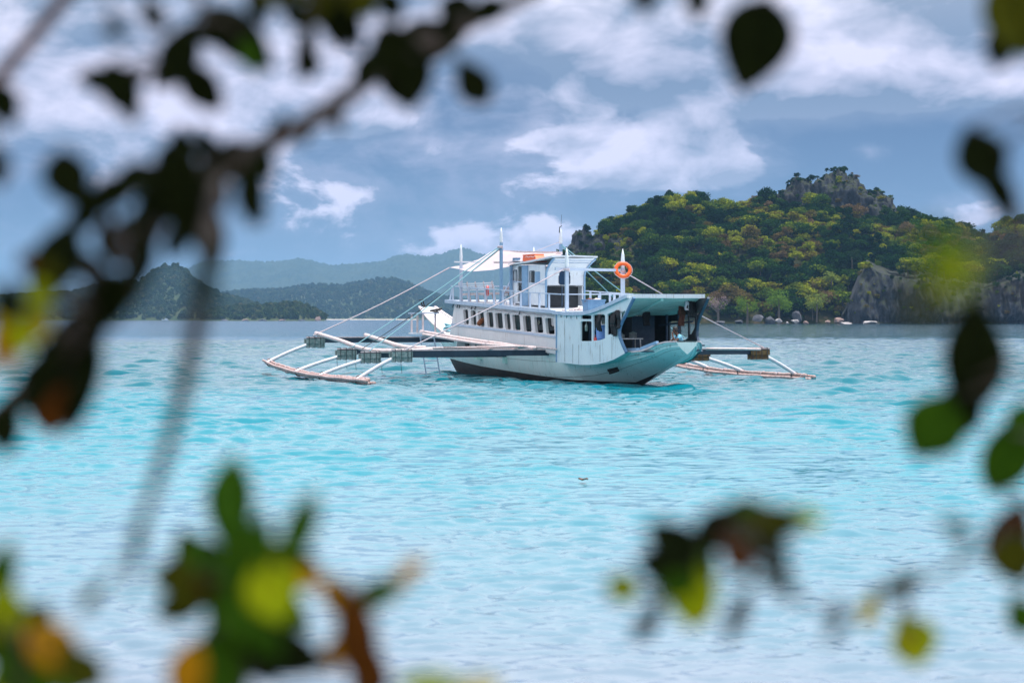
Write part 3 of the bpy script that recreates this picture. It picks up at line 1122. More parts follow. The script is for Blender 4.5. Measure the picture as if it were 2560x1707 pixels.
def forest(name, pts, scales, kinds, sources, label):
    """one mass of trees: points carrying instances of the crowns"""
    me = bpy.data.meshes.new(name)
    me.from_pydata(pts, [], [])
    for nm, typ, vals in (('tscale', 'FLOAT_VECTOR', None), ('trot', 'FLOAT_VECTOR', None), ('tkind', 'INT', None)):
        me.attributes.new(nm, typ, 'POINT')
    n = len(pts)
    sc = np.array(scales)[:, None] * np.stack([np.ones(n), np.ones(n), rng.uniform(.8, 1.2, n)], -1)
    ro = np.stack([np.zeros(n), np.zeros(n), rng.uniform(0, 6.28, n)], -1)
    me.attributes['tscale'].data.foreach_set('vector', sc.reshape(-1).astype(np.float32))
    me.attributes['trot'].data.foreach_set('vector', ro.reshape(-1).astype(np.float32))
    me.attributes['tkind'].data.foreach_set('value', np.array(kinds, dtype=np.int32))
    o = bpy.data.objects.new(name, me)
    col.objects.link(o)
    ng = bpy.data.node_groups.new(name + '_nodes', 'GeometryNodeTree')
    ng.interface.new_socket('Geometry', in_out='INPUT', socket_type='NodeSocketGeometry')
    ng.interface.new_socket('Geometry', in_out='OUTPUT', socket_type='NodeSocketGeometry')
    gi = ng.nodes.new('NodeGroupInput')
    go = ng.nodes.new('NodeGroupOutput')
    g2i = ng.nodes.new('GeometryNodeGeometryToInstance')
    for s in reversed(sources):
        oi = ng.nodes.new('GeometryNodeObjectInfo')
        oi.transform_space = 'ORIGINAL'
        oi.inputs['Object'].default_value = s
        oi.inputs['As Instance'].default_value = False
        ng.links.new(oi.outputs['Geometry'], g2i.inputs[0])
    iop = ng.nodes.new('GeometryNodeInstanceOnPoints')
    iop.inputs['Pick Instance'].default_value = True

    def attr(nm, typ):
        a = ng.nodes.new('GeometryNodeInputNamedAttribute')
        a.data_type = typ
        a.inputs['Name'].default_value = nm
        return a.outputs['Attribute']
    ng.links.new(gi.outputs[0], iop.inputs['Points'])
    ng.links.new(g2i.outputs[0], iop.inputs['Instance'])
    ng.links.new(attr('tkind', 'INT'), iop.inputs['Instance Index'])
    e2r = ng.nodes.new('FunctionNodeEulerToRotation')
    ng.links.new(attr('trot', 'FLOAT_VECTOR'), e2r.inputs[0])
    ng.links.new(e2r.outputs[0], iop.inputs['Rotation'])
    ng.links.new(attr('tscale', 'FLOAT_VECTOR'), iop.inputs['Scale'])
    ng.links.new(iop.outputs[0], go.inputs[0])
    md = o.modifiers.new('trees', 'NODES')
    md.node_group = ng
    tag(o, label, 'forest', kind='stuff')
    return o


# one plain source object for each crown, standing in the wood itself
SRC = []
for k in range(5):
    i = order[280 + k]
    SRC.append(plant_tree('island_tree', TREES[k], (SPOTS[i][0], SPOTS[i][1], SPOTS[i][2] - 0.5), 0, (1, 1, 1), WOOD_LABEL, 'trees of the island wood'))
rest = [i for i in order[285:]]
forest('forest', [(SPOTS[i][0], SPOTS[i][1], SPOTS[i][2] - 0.5) for i in rest], [SCALE[i] for i in rest], [KIND[i] for i in rest], SRC,
       'dense mixed green and brown wood covering the island hill')


# ------------------------------------------------------------------ shore boulders
def boulder(px, py, w_px, h_px, Y, mat, label, seed):
    s = Y / FPX
    c = at(px, py + h_px / 2, Y)
    g = random.Random(seed)
    bm = bmesh.new()
    bmesh.ops.create_icosphere(bm, subdivisions=3, radius=1)
    cuts = [(Vector((g.gauss(0, 1), g.gauss(0, 1), g.gauss(0.3, 1))).normalized(), g.uniform(0.42, 0.8)) for _ in range(10)]
    for v in bm.verts:
        p = v.co.copy()
        for nrm, dd in cuts:
            q = p.dot(nrm)
            if q > dd:
                p -= nrm * (q - dd) * 0.85
        p *= 1 + 0.12 * mnoise.noise(p * 2.2 + Vector((seed, 0, 0)))
        v.co = Vector((p.x * w_px * s * 0.55, p.y * w_px * s * 0.45, (p.z + 0.75) * h_px * s * 0.62))
    me = bpy.data.meshes.new('boulder')
    bm.to_mesh(me)
    bm.free()
    o = link_mesh('boulder', me, mat)
    o.location = (c.x, c.y, max(c.z, -0.4) - 0.3 - 0.10 * h_px * s)
    tag(o, label, 'boulder', 'boulders along the island shore')


for q in [(1896, 794, 28, 20, 1342, 'boulder', 'grey boulder below the loose green shore tree'),
          (1926, 795, 26, 22, 1345, 'boulder', 'dark boulder under the left side of the round tree'),
          (1946, 799, 21, 11, 1338, 'palerock', 'white tilted boulder under the round tree'),
          (1993, 785, 28, 30, 1347, 'boulder', 'largest rounded grey boulder, right of the round tree'),
          (1988, 800, 25, 11, 1337, 'palerock', 'white slab in front of the largest rounded boulder'),
          (1968, 805, 9, 6, 1335, 'palerock', 'small white stone left of the white slab'),
          (2015, 804, 16, 7, 1336, 'pinkrock', 'pinkish stone right of the white slab'),
          (1745, 806, 15, 5, 1337, 'palerock', 'low white rock nearest the boat stern'),
          (2069, 802, 17, 8, 1336, 'pinkrock', 'small pinkish boulder left of the pink boulder by the cliff foot'),
          (2096, 799, 32, 15, 1338, 'pinkrock', 'large pinkish boulder at the left foot of the cliff'),
          (2113, 806, 36, 6, 1328, 'palerock', 'flat white rock at the left foot of the cliff'),
          (2172, 803, 38, 10, 1318, 'palerock', 'white rock shelf in front of the cliff'),
          (1850, 802, 24, 9, 1340, 'boulder', 'low grey rocks between the bare tree and the loose tree'),
          (1800, 803, 26, 8, 1341, 'boulder', 'low grey rock below the bare tree')]:
    boulder(q[0], q[1], q[2], q[3], q[4], M[q[5]], q[6], q[0] * 0.37)


# ------------------------------------------------------------------ far shores on the left
def far_hill(name, sil, Ys, Yr, mat, label, seed, tree_h=4.0, amp=0.18, nx=220, ny=60, bumps=0.0):
    px = np.array([p[0] for p in sil], float)
    zz = np.array([CAMH + (HOR - p[1]) / FPX * Yr for p in sil]) - tree_h
    xr = (px - 1280) / FPX * Yr

    def height(x, y):
        top = np.interp(x * (Yr / y), xr, zz, left=-30, right=-30)
        v = (y - Ys) / (Yr - Ys)
        g = np.where(v <= 1, 1 - np.abs(1 - np.clip(v, -1, 1)) ** 1.6, 1 - np.clip(v - 1, 0, 2) ** 1.5)
        g = np.where(v < 0, v * 2, g)
        L = (Yr - Ys)
        sp = 1 + amp * 2 * (fbm(x / L * 4, y / L * 3, 4, seed) - 0.5) * np.clip(v * 3, 0, 1) * np.clip((1.02 - v) * 5, 0, 1)
        return np.maximum(top, 0) * g * sp + np.minimum(top, 0)
    xs = np.linspace(xr[0] * Ys / Yr - 20, xr[-1] + 20, nx)
    ys = np.linspace(Ys - 12, Yr + (Yr - Ys) * 0.7, ny)
    Y, X = np.meshgrid(ys, xs, indexing='ij')
    Z = height(X, Y)
    if bumps:
        Z = Z + bumps * (fbm(X / 22.0, Y / 22.0, 3, seed + 7) - 0.35)
    o = grid_mesh(name, np.stack([X, Y, np.maximum(Z, -4)], -1), mat)
    tag(o, label, 'hill', kind='structure')
    return height, xs, Ys, Yr


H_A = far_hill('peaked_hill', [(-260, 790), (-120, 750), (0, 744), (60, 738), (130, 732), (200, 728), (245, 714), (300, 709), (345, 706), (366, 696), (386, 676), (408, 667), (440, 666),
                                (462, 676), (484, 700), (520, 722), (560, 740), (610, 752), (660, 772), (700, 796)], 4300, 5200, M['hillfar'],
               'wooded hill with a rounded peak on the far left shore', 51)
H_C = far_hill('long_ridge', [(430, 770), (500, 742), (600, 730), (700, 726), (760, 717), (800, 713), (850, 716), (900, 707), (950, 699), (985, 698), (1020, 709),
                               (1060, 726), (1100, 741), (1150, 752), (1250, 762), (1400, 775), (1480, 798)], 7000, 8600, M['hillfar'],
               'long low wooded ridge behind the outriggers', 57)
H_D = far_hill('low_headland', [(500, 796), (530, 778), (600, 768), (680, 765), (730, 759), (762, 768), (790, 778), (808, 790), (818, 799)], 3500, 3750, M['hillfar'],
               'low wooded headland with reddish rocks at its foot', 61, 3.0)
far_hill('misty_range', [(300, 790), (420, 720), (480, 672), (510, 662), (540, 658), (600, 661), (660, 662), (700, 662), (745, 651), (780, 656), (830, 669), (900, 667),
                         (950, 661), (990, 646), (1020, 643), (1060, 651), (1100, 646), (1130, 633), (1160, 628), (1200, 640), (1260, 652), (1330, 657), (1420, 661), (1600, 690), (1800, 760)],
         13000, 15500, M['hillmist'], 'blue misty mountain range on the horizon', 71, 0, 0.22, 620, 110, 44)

FAR_SRC = []
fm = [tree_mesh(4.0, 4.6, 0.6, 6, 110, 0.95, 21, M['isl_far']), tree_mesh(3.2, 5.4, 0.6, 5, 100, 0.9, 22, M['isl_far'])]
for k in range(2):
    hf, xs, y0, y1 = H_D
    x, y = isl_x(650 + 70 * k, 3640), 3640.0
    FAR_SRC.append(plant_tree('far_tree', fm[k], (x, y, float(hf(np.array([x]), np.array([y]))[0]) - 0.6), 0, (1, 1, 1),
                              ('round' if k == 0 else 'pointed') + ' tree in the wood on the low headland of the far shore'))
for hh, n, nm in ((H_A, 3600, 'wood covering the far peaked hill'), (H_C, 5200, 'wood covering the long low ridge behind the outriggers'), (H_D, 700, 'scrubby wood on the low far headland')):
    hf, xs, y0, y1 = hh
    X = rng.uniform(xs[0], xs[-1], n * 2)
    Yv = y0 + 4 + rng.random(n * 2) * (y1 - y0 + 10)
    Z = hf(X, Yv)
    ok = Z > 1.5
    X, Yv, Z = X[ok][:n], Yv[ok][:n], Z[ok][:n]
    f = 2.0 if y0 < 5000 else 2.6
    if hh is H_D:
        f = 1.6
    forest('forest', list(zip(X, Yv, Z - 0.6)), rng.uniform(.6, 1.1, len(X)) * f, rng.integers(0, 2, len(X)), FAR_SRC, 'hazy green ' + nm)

# reddish rocks below the headland and the pale sand strip
g = random.Random(3)
for i, (px, w) in enumerate([(560, 30), (612, 26), (655, 34), (705, 30), (752, 26), (796, 24)]):
    boulder(px, 799 if i < 5 else 795, w * .7, 5 if i < 5 else 14, 3480, M['pinkrock'] if i % 2 or i == 5 else M['boulder'],
            ['grey rocks at the left foot of the low headland', 'second reddish rock from the left under the low headland', 'grey rock in the middle under the low headland',
             'reddish rock right of the middle under the low headland', 'grey rock near the tip of the low headland', 'reddish rock knob at the tip of the low headland'][i], 90 + i)
mb = MB()
rows = []
for v, z in ((0, -0.5), (0.25, 0.8), (1, 1.8)):
    rows.append([(isl_x(px, 6900) * (1 + .008 * v), 6900 + 60 * v, z) for px in np.linspace(815, 1046, 40)])
mb.grid(rows)
tag(mb.build('sand_strip', M['sand']), 'thin strip of white sand below the long ridge', 'beach', kind='structure')


def far_boat():
    Y = 4100.0
    p = at(413, 804, Y)
    t = empty('moored_boat', (p.x, Y, 0), R(80))
    t.scale = (1.5, 1.5, 1.5)
    tag(t, 'tiny white boat moored under the peaked hill', 'boat')
    s = 1.0
    rows = []
    for y, b, zt, zk in [(-4, .6, 1.0, .1), (-2, 1.0, .9, -.3), (0, 1.1, .9, -.4), (2, .9, 1.1, -.3), (4.2, .1, 1.7, .6)]:
        rows.append([(-b, y, zt), (-b * .8, y, (zt + zk) / 2), (0, y, zk), (b * .8, y, (zt + zk) / 2), (b, y, zt)])
    MB().grid(rows).build('hull', M['white'], t)
    MB().hexa([(-.8, -2.4, .9), (.8, -2.4, .9), (.8, .6, .9), (-.8, .6, .9), (-.7, -2.2, 2.4), (.7, -2.2, 2.4), (.7, .2, 2.4), (-.7, .2, 2.4)]).build('cabin', M['white'], t)
    MB().box((-.9, -2.6, 2.402), (.9, .6, 2.5)).build('roof', M['blue'], t)


far_boat()


# ================================================================== THE OUTRIGGER BOAT
boat = empty('outrigger_boat', BO, TH)
tag(boat, 'white and sea-green double-decked outrigger boat moored on the turquoise water', 'boat')


def on_boat(o):
    """a thing of its own that stands on or hangs from the boat: same frame, no parent"""
    o.matrix_world = BM @ Matrix.Translation(o.location)
    return o


def bthing(name, p, label, cat, group=None):
    o = empty(name, p)
    on_boat(o)
    return tag(o, label, cat, group)


# ---------------- hull
ST_S = [-10.85, -10.4, -10.0, -9.6, -9.2, -8, -6.3, -4.2, -2.6, -2.3, -1, 2, 6, 10, 13, 15.5, 17, 18.2, 19.6, 20.8, 21.8]
ST_B = [0.46, 0.74, 0.98, 1.16, 1.30, 1.46, 1.55, 1.58, 1.58, 1.80, 1.80, 1.76, 1.68, 1.50, 1.25, 1.02, 0.88, 0.78, 0.66, 0.54, 0.42]
ST_Z = [1.88, 1.86, 1.76, 1.58, 1.48, 1.40, 1.34, 1.30, 1.28, 1.28, 1.28, 1.30, 1.38, 1.50, 1.68, 1.96, 2.22, 2.46, 2.80, 3.14, 3.46]
ST_K = [1.38, 1.27, 1.16, 1.05, 0.93, 0.56, 0.0, -0.45, -0.62, -0.65, -0.72, -0.8, -0.8, -0.75, -0.62, -0.36, 0.0, 0.80, 1.75, 2.55, 3.22]
ST_F = [1.5, 1.5, 1.5, 1.5, 1.6, 1.7, 2.0, 2.4, 2.6, 2.9, 3.2, 3.4, 3.2, 2.6, 2.1, 1.7, 1.5, 1.4, 1.4, 1.5, 1.6]
BOOT_S = [-12, -6, -2.6, 2.3, 9.6, 18.2, 30]
BOOT_Z = [0.08, 0.13, 0.13, 0.28, 0.52, 0.84, 0.84]


def hull_section(i, w0, w1, n):
    s, b, zs, zk, f = ST_S[i], ST_B[i], ST_Z[i], ST_K[i], ST_F[i]
    out = []
    for j in range(n + 1):
        w = w0 + (w1 - w0) * j / n
        out.append((b * (1 - (1 - w) ** f), s, zk + (zs - zk) * w))
    return out


def build_hull():
    up, lo = [], []
    for i, s in enumerate(ST_S):
        zb = interp(s, BOOT_S, BOOT_Z)
        wb = min(0.96, max(0.004, (zb - ST_K[i]) / (ST_Z[i] - ST_K[i])))
        a = hull_section(i, wb, 1, 9)
        up.append(a)
        lo.append(hull_section(i, 0, wb, 6))
    for rows, nm, m in ((up, 'hull', 'teal'), (lo, 'painted_bottom', 'boot')):
        mb = MB()
        for sgn in (-1, 1):
            mb.grid([[(sgn * t, s, z) for t, s, z in r] for r in rows])
        if nm == 'hull':   # closed stern plate and bow plate
            for r in (up[0], up[-1]):
                mb.add([(-p[0], p[1], p[2]) for p in r] + [p for p in r[::-1]], [tuple(range(len(r) * 2))])
        o = mb.build(nm, M[m], boat)
        # smooth except at the step
        o.data.polygons.foreach_set('use_smooth', [True] * len(o.data.polygons))
        o.data.update()
        md = o.modifiers.new('edges', 'EDGE_SPLIT')
        md.split_angle = R(28)
    # inner skin and rub rail follow the sheer
    for sgn in (-1, 1):
        pts = [(sgn * (ST_B[i] + 0.02), ST_S[i], ST_Z[i] + 0.02) for i in range(len(ST_S))]
        mb = MB()
        for a, b in zip(pts[:-1], pts[1:]):
            mb.bar(a, b, 0.14, 0.07)
        mb.build('gunwale', M['cap'], boat)
        pts = [(sgn * (ST_B[i] * (1 - (1 - w) ** ST_F[i]) + 0.015), ST_S[i], ST_K[i] + (ST_Z[i] - ST_K[i]) * w) for i in range(0, 10) for w in (0.66,)]
        MB().tube(smooth_pts(pts, 3), 0.022, 6).build('rubbing_strake', M['teal'], boat)
        for w in (0.48, 0.82):     # open plank seams
            pts = [(sgn * (ST_B[i] * (1 - (1 - w) ** ST_F[i]) + 0.002), ST_S[i], ST_K[i] + (ST_Z[i] - ST_K[i]) * w) for i in range(len(ST_S) - 2)]
            MB().tube(pts, 0.006, 4).build('plank_seam', M['boot'], boat)
    mb = MB()
    mb.add([(-ST_B[0], ST_S[0] - .02, ST_Z[0] + .055), (ST_B[0], ST_S[0] - .02, ST_Z[0] + .055), (ST_B[2], ST_S[2], ST_Z[2] + .055), (-ST_B[2], ST_S[2], ST_Z[2] + .055)], [(0, 1, 2, 3)])
    mb.build('stern_cap', M['cap'], boat)
    # deck inside the hull
    rows = []
    for s in np.linspace(-9.6, 14, 30):
        b = interp(s, ST_S, ST_B) - 0.03
        z = max(1.22, interp(s, ST_S, ST_Z) - 0.10)
        rows.append([(-b, s, z), (0, s, z), (b, s, z)])
    MB().grid(rows).build('main_deck', M['dark'], boat)
    # bow platform: the raised white foredeck
    rows = []
    for s in (14, 15.5, 17, 18.2, 19.6, 20.8, 21.8):
        b = interp(s, ST_S, ST_B)
        z = interp(s, ST_S, ST_Z) - 0.02
        rows.append([(-b, s, z), (0, s, z + 0.05), (b, s, z)])
    MB().slab(rows, (0, 0, -0.08)).build('foredeck', M['white'], boat)


build_hull()
# exhaust pipes and mooring bits on the hull near the stern
mb = MB()
p = bl(1531, 925, t=-1.5)
mb.tube([p + V(.25, 0, .08), p + V(-.18, .1, -.02)], 0.06, 8)
mb.tube([p + V(.25, -.12, 0.0), p + V(-.16, -.02, -.13)], 0.06, 8)
mb.build('exhaust_pipe', M['iron'], boat)

# ---------------- outrigger beams, arms and floats
BEAMS = [(0.0, 1.32, 9.1), (5.6, 1.17, 8.75), (9.5, 1.27, 8.7), (14.6, 1.78, 8.75)]     # s, z, half length
HWB = 0.0
FT = 10.6
FLOAT_S = [-1.7, 0, 3, 6, 9, 12, 14, 15.4]
FLOAT_Z = [0.06, 0.08, 0.09, 0.12, 0.20, 0.36, 0.52, 0.68]
for k, (s, z, hl) in enumerate(BEAMS):
    b = MB()
    b.box((-hl, s - .12, z - .13), (hl + .15, s + .12, z + .11)).build('cross_beam', M['beam'], boat)
    MB().box((-hl - .02, s - .15, z + .112), (hl + .17, s + .15, z + .165)).build('beam_cap', M['cap'], boat)
    for sg in (-1, 1):
        e = sg * hl
        mat = M['foam'] if sg < 0 else M['rust']
        ln = 0.85
        blk = MB()
        blk.hexa([(e - sg * ln, s - .18, z - .36), (e + sg * .06, s - .18, z - .36), (e + sg * .06, s + .18, z - .36), (e - sg * ln, s + .18, z - .36),
                  (e - sg * ln, s - .18, z - .14), (e + sg * .06, s - .18, z - .14), (e + sg * .06, s + .18, z - .14), (e - sg * ln, s + .18, z - .14)])
        blk.build('float_block', mat, boat)
        blk = MB()
        for y0 in (s - .245, s + .165):
            blk.box((min(e - sg * ln * 1.0, e + sg * .1), y0, z - .16), (max(e - sg * ln * 1.0, e + sg * .1), y0 + .08, z + .07))
        o = blk.build('clamp_plank', mat, boat)
        lash = MB()
        for q in (0.05, 0.38, 0.72, 0.92):
            x = e - sg * ln * q
            c = [(x, s - .27, z + .18), (x, s - .27, z - .38), (x, s + .27, z - .38), (x, s + .27, z + .18), (x, s - .27, z + .18)]
            lash.tube(c, 0.014, 5, False)
        lash.build('lashing', M['roped'], boat)
        # the bent white arm from the beam end down to the float
        zf = interp(s, FLOAT_S, FLOAT_Z)
        zm = z - .26
        arm = smooth_pts([(e - sg * .5, s, z - .10), (e + sg * .05, s, zm), (e + sg * (FT - hl) * .5, s, zm - (zm - zf - .2) * .44), (sg * FT, s, zf + .2), (sg * (FT + .22), s, zf + .08)], 5)
        MB().tube(arm, 0.086, 10).build('outrigger_arm', M['pipe'], boat, True)
        lash = MB()
        lash.torus((sg * (FT + .02), s, zf + .09), (0.1, 1, 0), 0.19, 0.025, 14, 6)
        lash.build('lashing', M['redcloth' if sg < 0 else 'roped'], boat, True)
for sg in (-1, 1):
    for j, (dx, dz, s0) in enumerate([(-0.11, 0.0, 0), (0.09, 0.0, 0.25), (-0.01, 0.15, 0.5), (0.2, 0.1, 0.1)]):
        pts, rs = [], []
        S = np.linspace(-1.7 + s0, 15.4 - s0 * .5, 30)
        for i, s in enumerate(S):
            pts.append((sg * (FT + dx), s, interp(s, FLOAT_S, FLOAT_Z) + dz + 0.012 * math.sin(s * 2 + j)))
            rs.append(0.078 + (0.008 if i % 3 == 0 else 0) - 0.02 * (i / 30))
        MB().tube(pts, rs, 9).build('bamboo_float', M['bamboo'], boat, True)
    lash = MB()
    for s in (-.9, 1.6, 3.2, 7.4, 11.5, 13.2):
        lash.torus((sg * (FT + .02), s, interp(s, FLOAT_S, FLOAT_Z) + .06), (0, 1, 0), 0.175, 0.016, 14, 6)
    lash.build('lashing', M['ropew'], boat, True)
# long bamboo poles lashed on top of the beams
for name, pts, r in [('pole', [bl(790, 833, t=-8.3), bl(852, 852, t=-8.2), bl(922, 875, t=-8.1), bl(1010, 877, t=-7.2), bl(1080, 874, t=-6.2)], 0.105),
                     ('pole', [bl(914, 838, t=-5.6), bl(960, 853, t=-5.7), bl(1012, 868, t=-5.9), bl(1062, 870, t=-5.5)], 0.115),
                     ('pole', [bl(1052, 828, t=-2.75), bl(1110, 838, t=-2.7), bl(1200, 852, t=-2.6), bl(1310, 866, t=-2.4)], 0.075),
                     ('pole', [bl(1058, 836, t=-3.0), bl(1120, 846, t=-2.9), bl(1210, 860, t=-2.7), bl(1340, 870, t=-2.5)], 0.075),
                     ('pole', [bl(1020, 871, t=-5.2), bl(1150, 869, t=-3.8), bl(1310, 866, t=-2.6), bl(1390, 873, t=-2.3)], 0.05),
                     ('pole', [bl(1765, 872, t=4.6), bl(1840, 872, t=6.0), bl(1900, 873, t=8.0)], 0.06)]:
    MB().tube(smooth_pts(pts, 5), r, 9).build(name, M['bamboo_pale'], boat, True)
for sg in (-1, 1):
    for t, w in ((3.4, .16), (4.6, .16)):
        mb = MB()
        mb.box((sg * t - w / 2, -.3, 1.487 + .0), (sg * t + w / 2, 5.9, 1.535))
        if sg < 0:
            mb.build('walkway_plank', M['bamboo'], boat)
# hull brackets below the beams
for s, z, hl in BEAMS[:3]:
    for sg in (-1, 1):
        MB().box((sg * 1.62 - .16, s - .2, z - .42), (sg * 1.62 + .16, s + .2, z - .135)).build('beam_bracket', M['teal_roof'], boat)

# ---------------- lower cabin
CT = 1.95
c1, c2, c3, c4 = sz_of(1137, 756, -CT), sz_of(1124, 838, -CT), sz_of(1393, 886, -CT), sz_of(1393, 777, -CT)
outer = [c1, c2, c3, c4]
WX = [(390, 450), (482, 545), (573, 643), (680, 755), (787, 870), (898, 965), (998, 1085), (1130, 1220), (1270, 1362), (1405, 1502)]
WT = [1145, 1158, 1168, 1180, 1187, 1198, 1210, 1222, 1237, 1250]
WB = [1325, 1335, 1350, 1362, 1375, 1388, 1398, 1415, 1430, 1447]
holes = []
for (a, b), yt, yb in zip(WX, WT, WB):
    q = 1080 + (a + 8) / 4.9, 1080 + (b + 0) / 4.9
    yt_, yb_ = 540 + yt / 4.9, 540 + yb / 4.9
    s0, zb = sz_of(q[1], yb_, -CT)
    s1, zt = sz_of(q[0], yt_, -CT)
    s2, _ = sz_of(q[0] + 1.2, yb_, -CT)
    wd = s2 - s0
    wd *= 1.22
    holes.append(rounded(s0 - .02, s0 + wd, zb, zt, 0.16, 0.07))
for sg in (-1, 1):
    w = panel(outer, holes, lambda a, z, d, sg=sg: (sg * (CT - d), a, z), 0.13, 0.6).build('cabin_wall', M['cabin'], boat)
    for h in holes:      # window surround set a little proud, on the inside of the opening
        mb = MB()
        c = [(sg * (CT - .145), a, z) for a, z in h] + [(sg * (CT - .205), a, z) for a, z in h]
        n = len(h)
        cx = sum(a for a, z in h) / n
        cz = sum(z for a, z in h) / n
        o2 = [(cx + (a - cx) * 1.14, cz + (z - cz) * 1.07) for a, z in h]
        vs = [(sg * (CT - .142), a, z) for a, z in h] + [(sg * (CT - .142), a, z) for a, z in o2] + [(sg * (CT - .18), a, z) for a, z in o2] + [(sg * (CT - .18), a, z) for a, z in h]
        fs = []
        for i in range(n):
            j = (i + 1) % n
            fs += [(i, j, n + j, n + i), (n + i, n + j, 2 * n + j, 2 * n + i), (2 * n + i, 2 * n + j, 3 * n + j, 3 * n + i), (3 * n + i, 3 * n + j, j, i)]
        MB().add(vs, fs).build('window_frame', M['dark'], w)
    pa, pb = sz_of(1129, 810.5, -CT), sz_of(1391, 842, -CT)
    MB().bar((sg * (CT + .025), pa[0], pa[1]), (sg * (CT + .025), pb[0], pb[1]), 0.05, 0.10).build('rail_strip', M['paleblue'], boat)
# front and back bulkheads, seats inside
sf, zf0 = c2[0] - .5, 1.25
MB().hexa([(-CT + .14, sf - .1, 1.2), (CT - .14, sf - .1, 1.2), (CT - .14, sf, 1.2), (-CT + .14, sf, 1.2),
           (-CT + .14, c1[0] - .6, 3.6), (CT - .14, c1[0] - .6, 3.6), (CT - .14, c1[0] - .5, 3.6), (-CT + .14, c1[0] - .5, 3.6)]).build('front_bulkhead', M['cabin'], boat)
bk = panel([(-1.8, 1.24), (1.8, 1.24), (1.8, 3.12), (-1.8, 3.12)], [[(-.35, 1.3), (.35, 1.3), (.35, 2.9), (-.35, 2.9)]], lambda a, z, d: (a, -1.5 + d, z), 0.06, 0.6)
bk.build('galley_bulkhead', M['dark'], boat)
for i in range(9):
    s = c4[0] + 1.4 + i * 1.42
    for sg in (-1, 1):
        mb = MB()
        mb.box((sg * 1.1 - .55, s - .22, 1.66), (sg * 1.1 + .55, s + .22, 1.72))
        mb.hexa([(sg * 1.1 - .55, s + .2, 1.66), (sg * 1.1 + .55, s + .2, 1.66), (sg * 1.1 + .55, s + .25, 1.66), (sg * 1.1 - .55, s + .25, 1.66),
                 (sg * 1.1 - .55, s + .34, 2.28), (sg * 1.1 + .55, s + .34, 2.28), (sg * 1.1 + .55, s + .39, 2.28), (sg * 1.1 - .55, s + .39, 2.28)])
        mb.box((sg * 1.1 - .5, s - .18, 1.2), (sg * 1.1 - .42, s + .2, 1.66))
        mb.box((sg * 1.1 + .42, s - .18, 1.2), (sg * 1.1 + .5, s + .2, 1.66))
        mb.build('seat', M['dark'], boat)

# ---------------- upper deck
DS = [-1.75, 2, 6, 10, 12.75]
DZ = [3.17, 3.30, 3.46, 3.62, 3.73]


def dz(s):
    return interp(s, DS, DZ)


rows = [[(-2.14, s, dz(s)), (-1, s, dz(s) + .03), (0, s, dz(s) + .04), (1, s, dz(s) + .03), (2.14, s, dz(s))] for s in np.linspace(-1.75, 12.75, 16)]
MB().slab(rows, (0, 0, -.08)).build('upper_deck', M['white'], boat)
for sg in (-1, 1):
    mb = MB()
    for a, b in zip(DS[:-1], DS[1:]):
        mb.bar((sg * 2.17, a, dz(a) - .03), (sg * 2.17, b, dz(b) - .03), 0.07, 0.16)
    mb.build('deck_edge', M['paleblue'], boat)
MB().bar((-2.15, 12.78, dz(12.75) - .03), (2.15, 12.78, dz(12.75) - .03), .07, .16).build('deck_edge', M['paleblue'], boat)
# a ragged string of cord hangs below the deck edge
pts = []
for i in range(60):
    s = -1.2 + i * .22
    pts.append((-2.0 - .02 * math.sin(i), s, dz(s) - .18 - .05 * abs(math.sin(i * .55)) - .03 * random.random()))
MB().tube(pts, .018, 5).build('hanging_cord', M['ropew'], boat)
mb = MB()
for i in range(7):
    s = random.uniform(-1, 12)
    mb.tube([(-2.02, s, dz(s) - .15), (-2.04, s + .05, dz(s) - .30), (-2.03, s + .12, dz(s) - .26)], .025, 5)
mb.build('hanging_cord', M['roped'], boat)

# railing
RH = 0.74
for sg in (-1, 1):
    s_end = -2.0 if sg < 0 else -0.9
    mb = MB()
    S = np.linspace(s_end, 12.4, 12)
    for a, b in zip(S[:-1], S[1:]):
        mb.bar((sg * 1.98, a, dz(a) + RH), (sg * 1.98, b, dz(b) + RH), .06, .05)
    mb.build('top_rail', M['paleblue'], boat)
    for i, s in enumerate(np.arange(-0.6, 12.5, 1.16)):
        MB().box((sg * 1.98 - .035, s - .05, dz(s) + .002), (sg * 1.98 + .035, s + .05, dz(s) + RH - .027)).build('rail_post', M['paleblue'], boat)
MB().bar((-1.98, 12.4, dz(12.4) + RH), (1.98, 12.4, dz(12.4) + RH), .06, .05).build('top_rail', M['paleblue'], boat)
MB().bar((-1.98, 12.65, dz(12.6)), (-1.98, 12.2, dz(12.4) + RH), .05, .07).build('rail_brace', M['paleblue'], boat)
MB().bar((-1.9, -2.0, dz(-2) + RH), (1.75, -0.9, dz(-1) + RH), .06, .05).build('top_rail', M['paleblue'], boat)
for t in (0.1, .95):
    s = -2.0 + (t + 1.9) / 3.65 * 1.1
    MB().hexa([(t - .1, s - .03, 3.12), (t + .1, s - .03, 3.12), (t + .1, s + .03, 3.12), (t - .1, s + .03, 3.12), (t - .03, s - .03, dz(s) + RH - .03), (t + .05, s - .03, dz(s) + RH - .03), (t + .05, s + .03, dz(s) + RH - .03), (t - .03, s + .03, dz(s) + RH - .03)]).build('rail_post', M['paleblue'], boat)


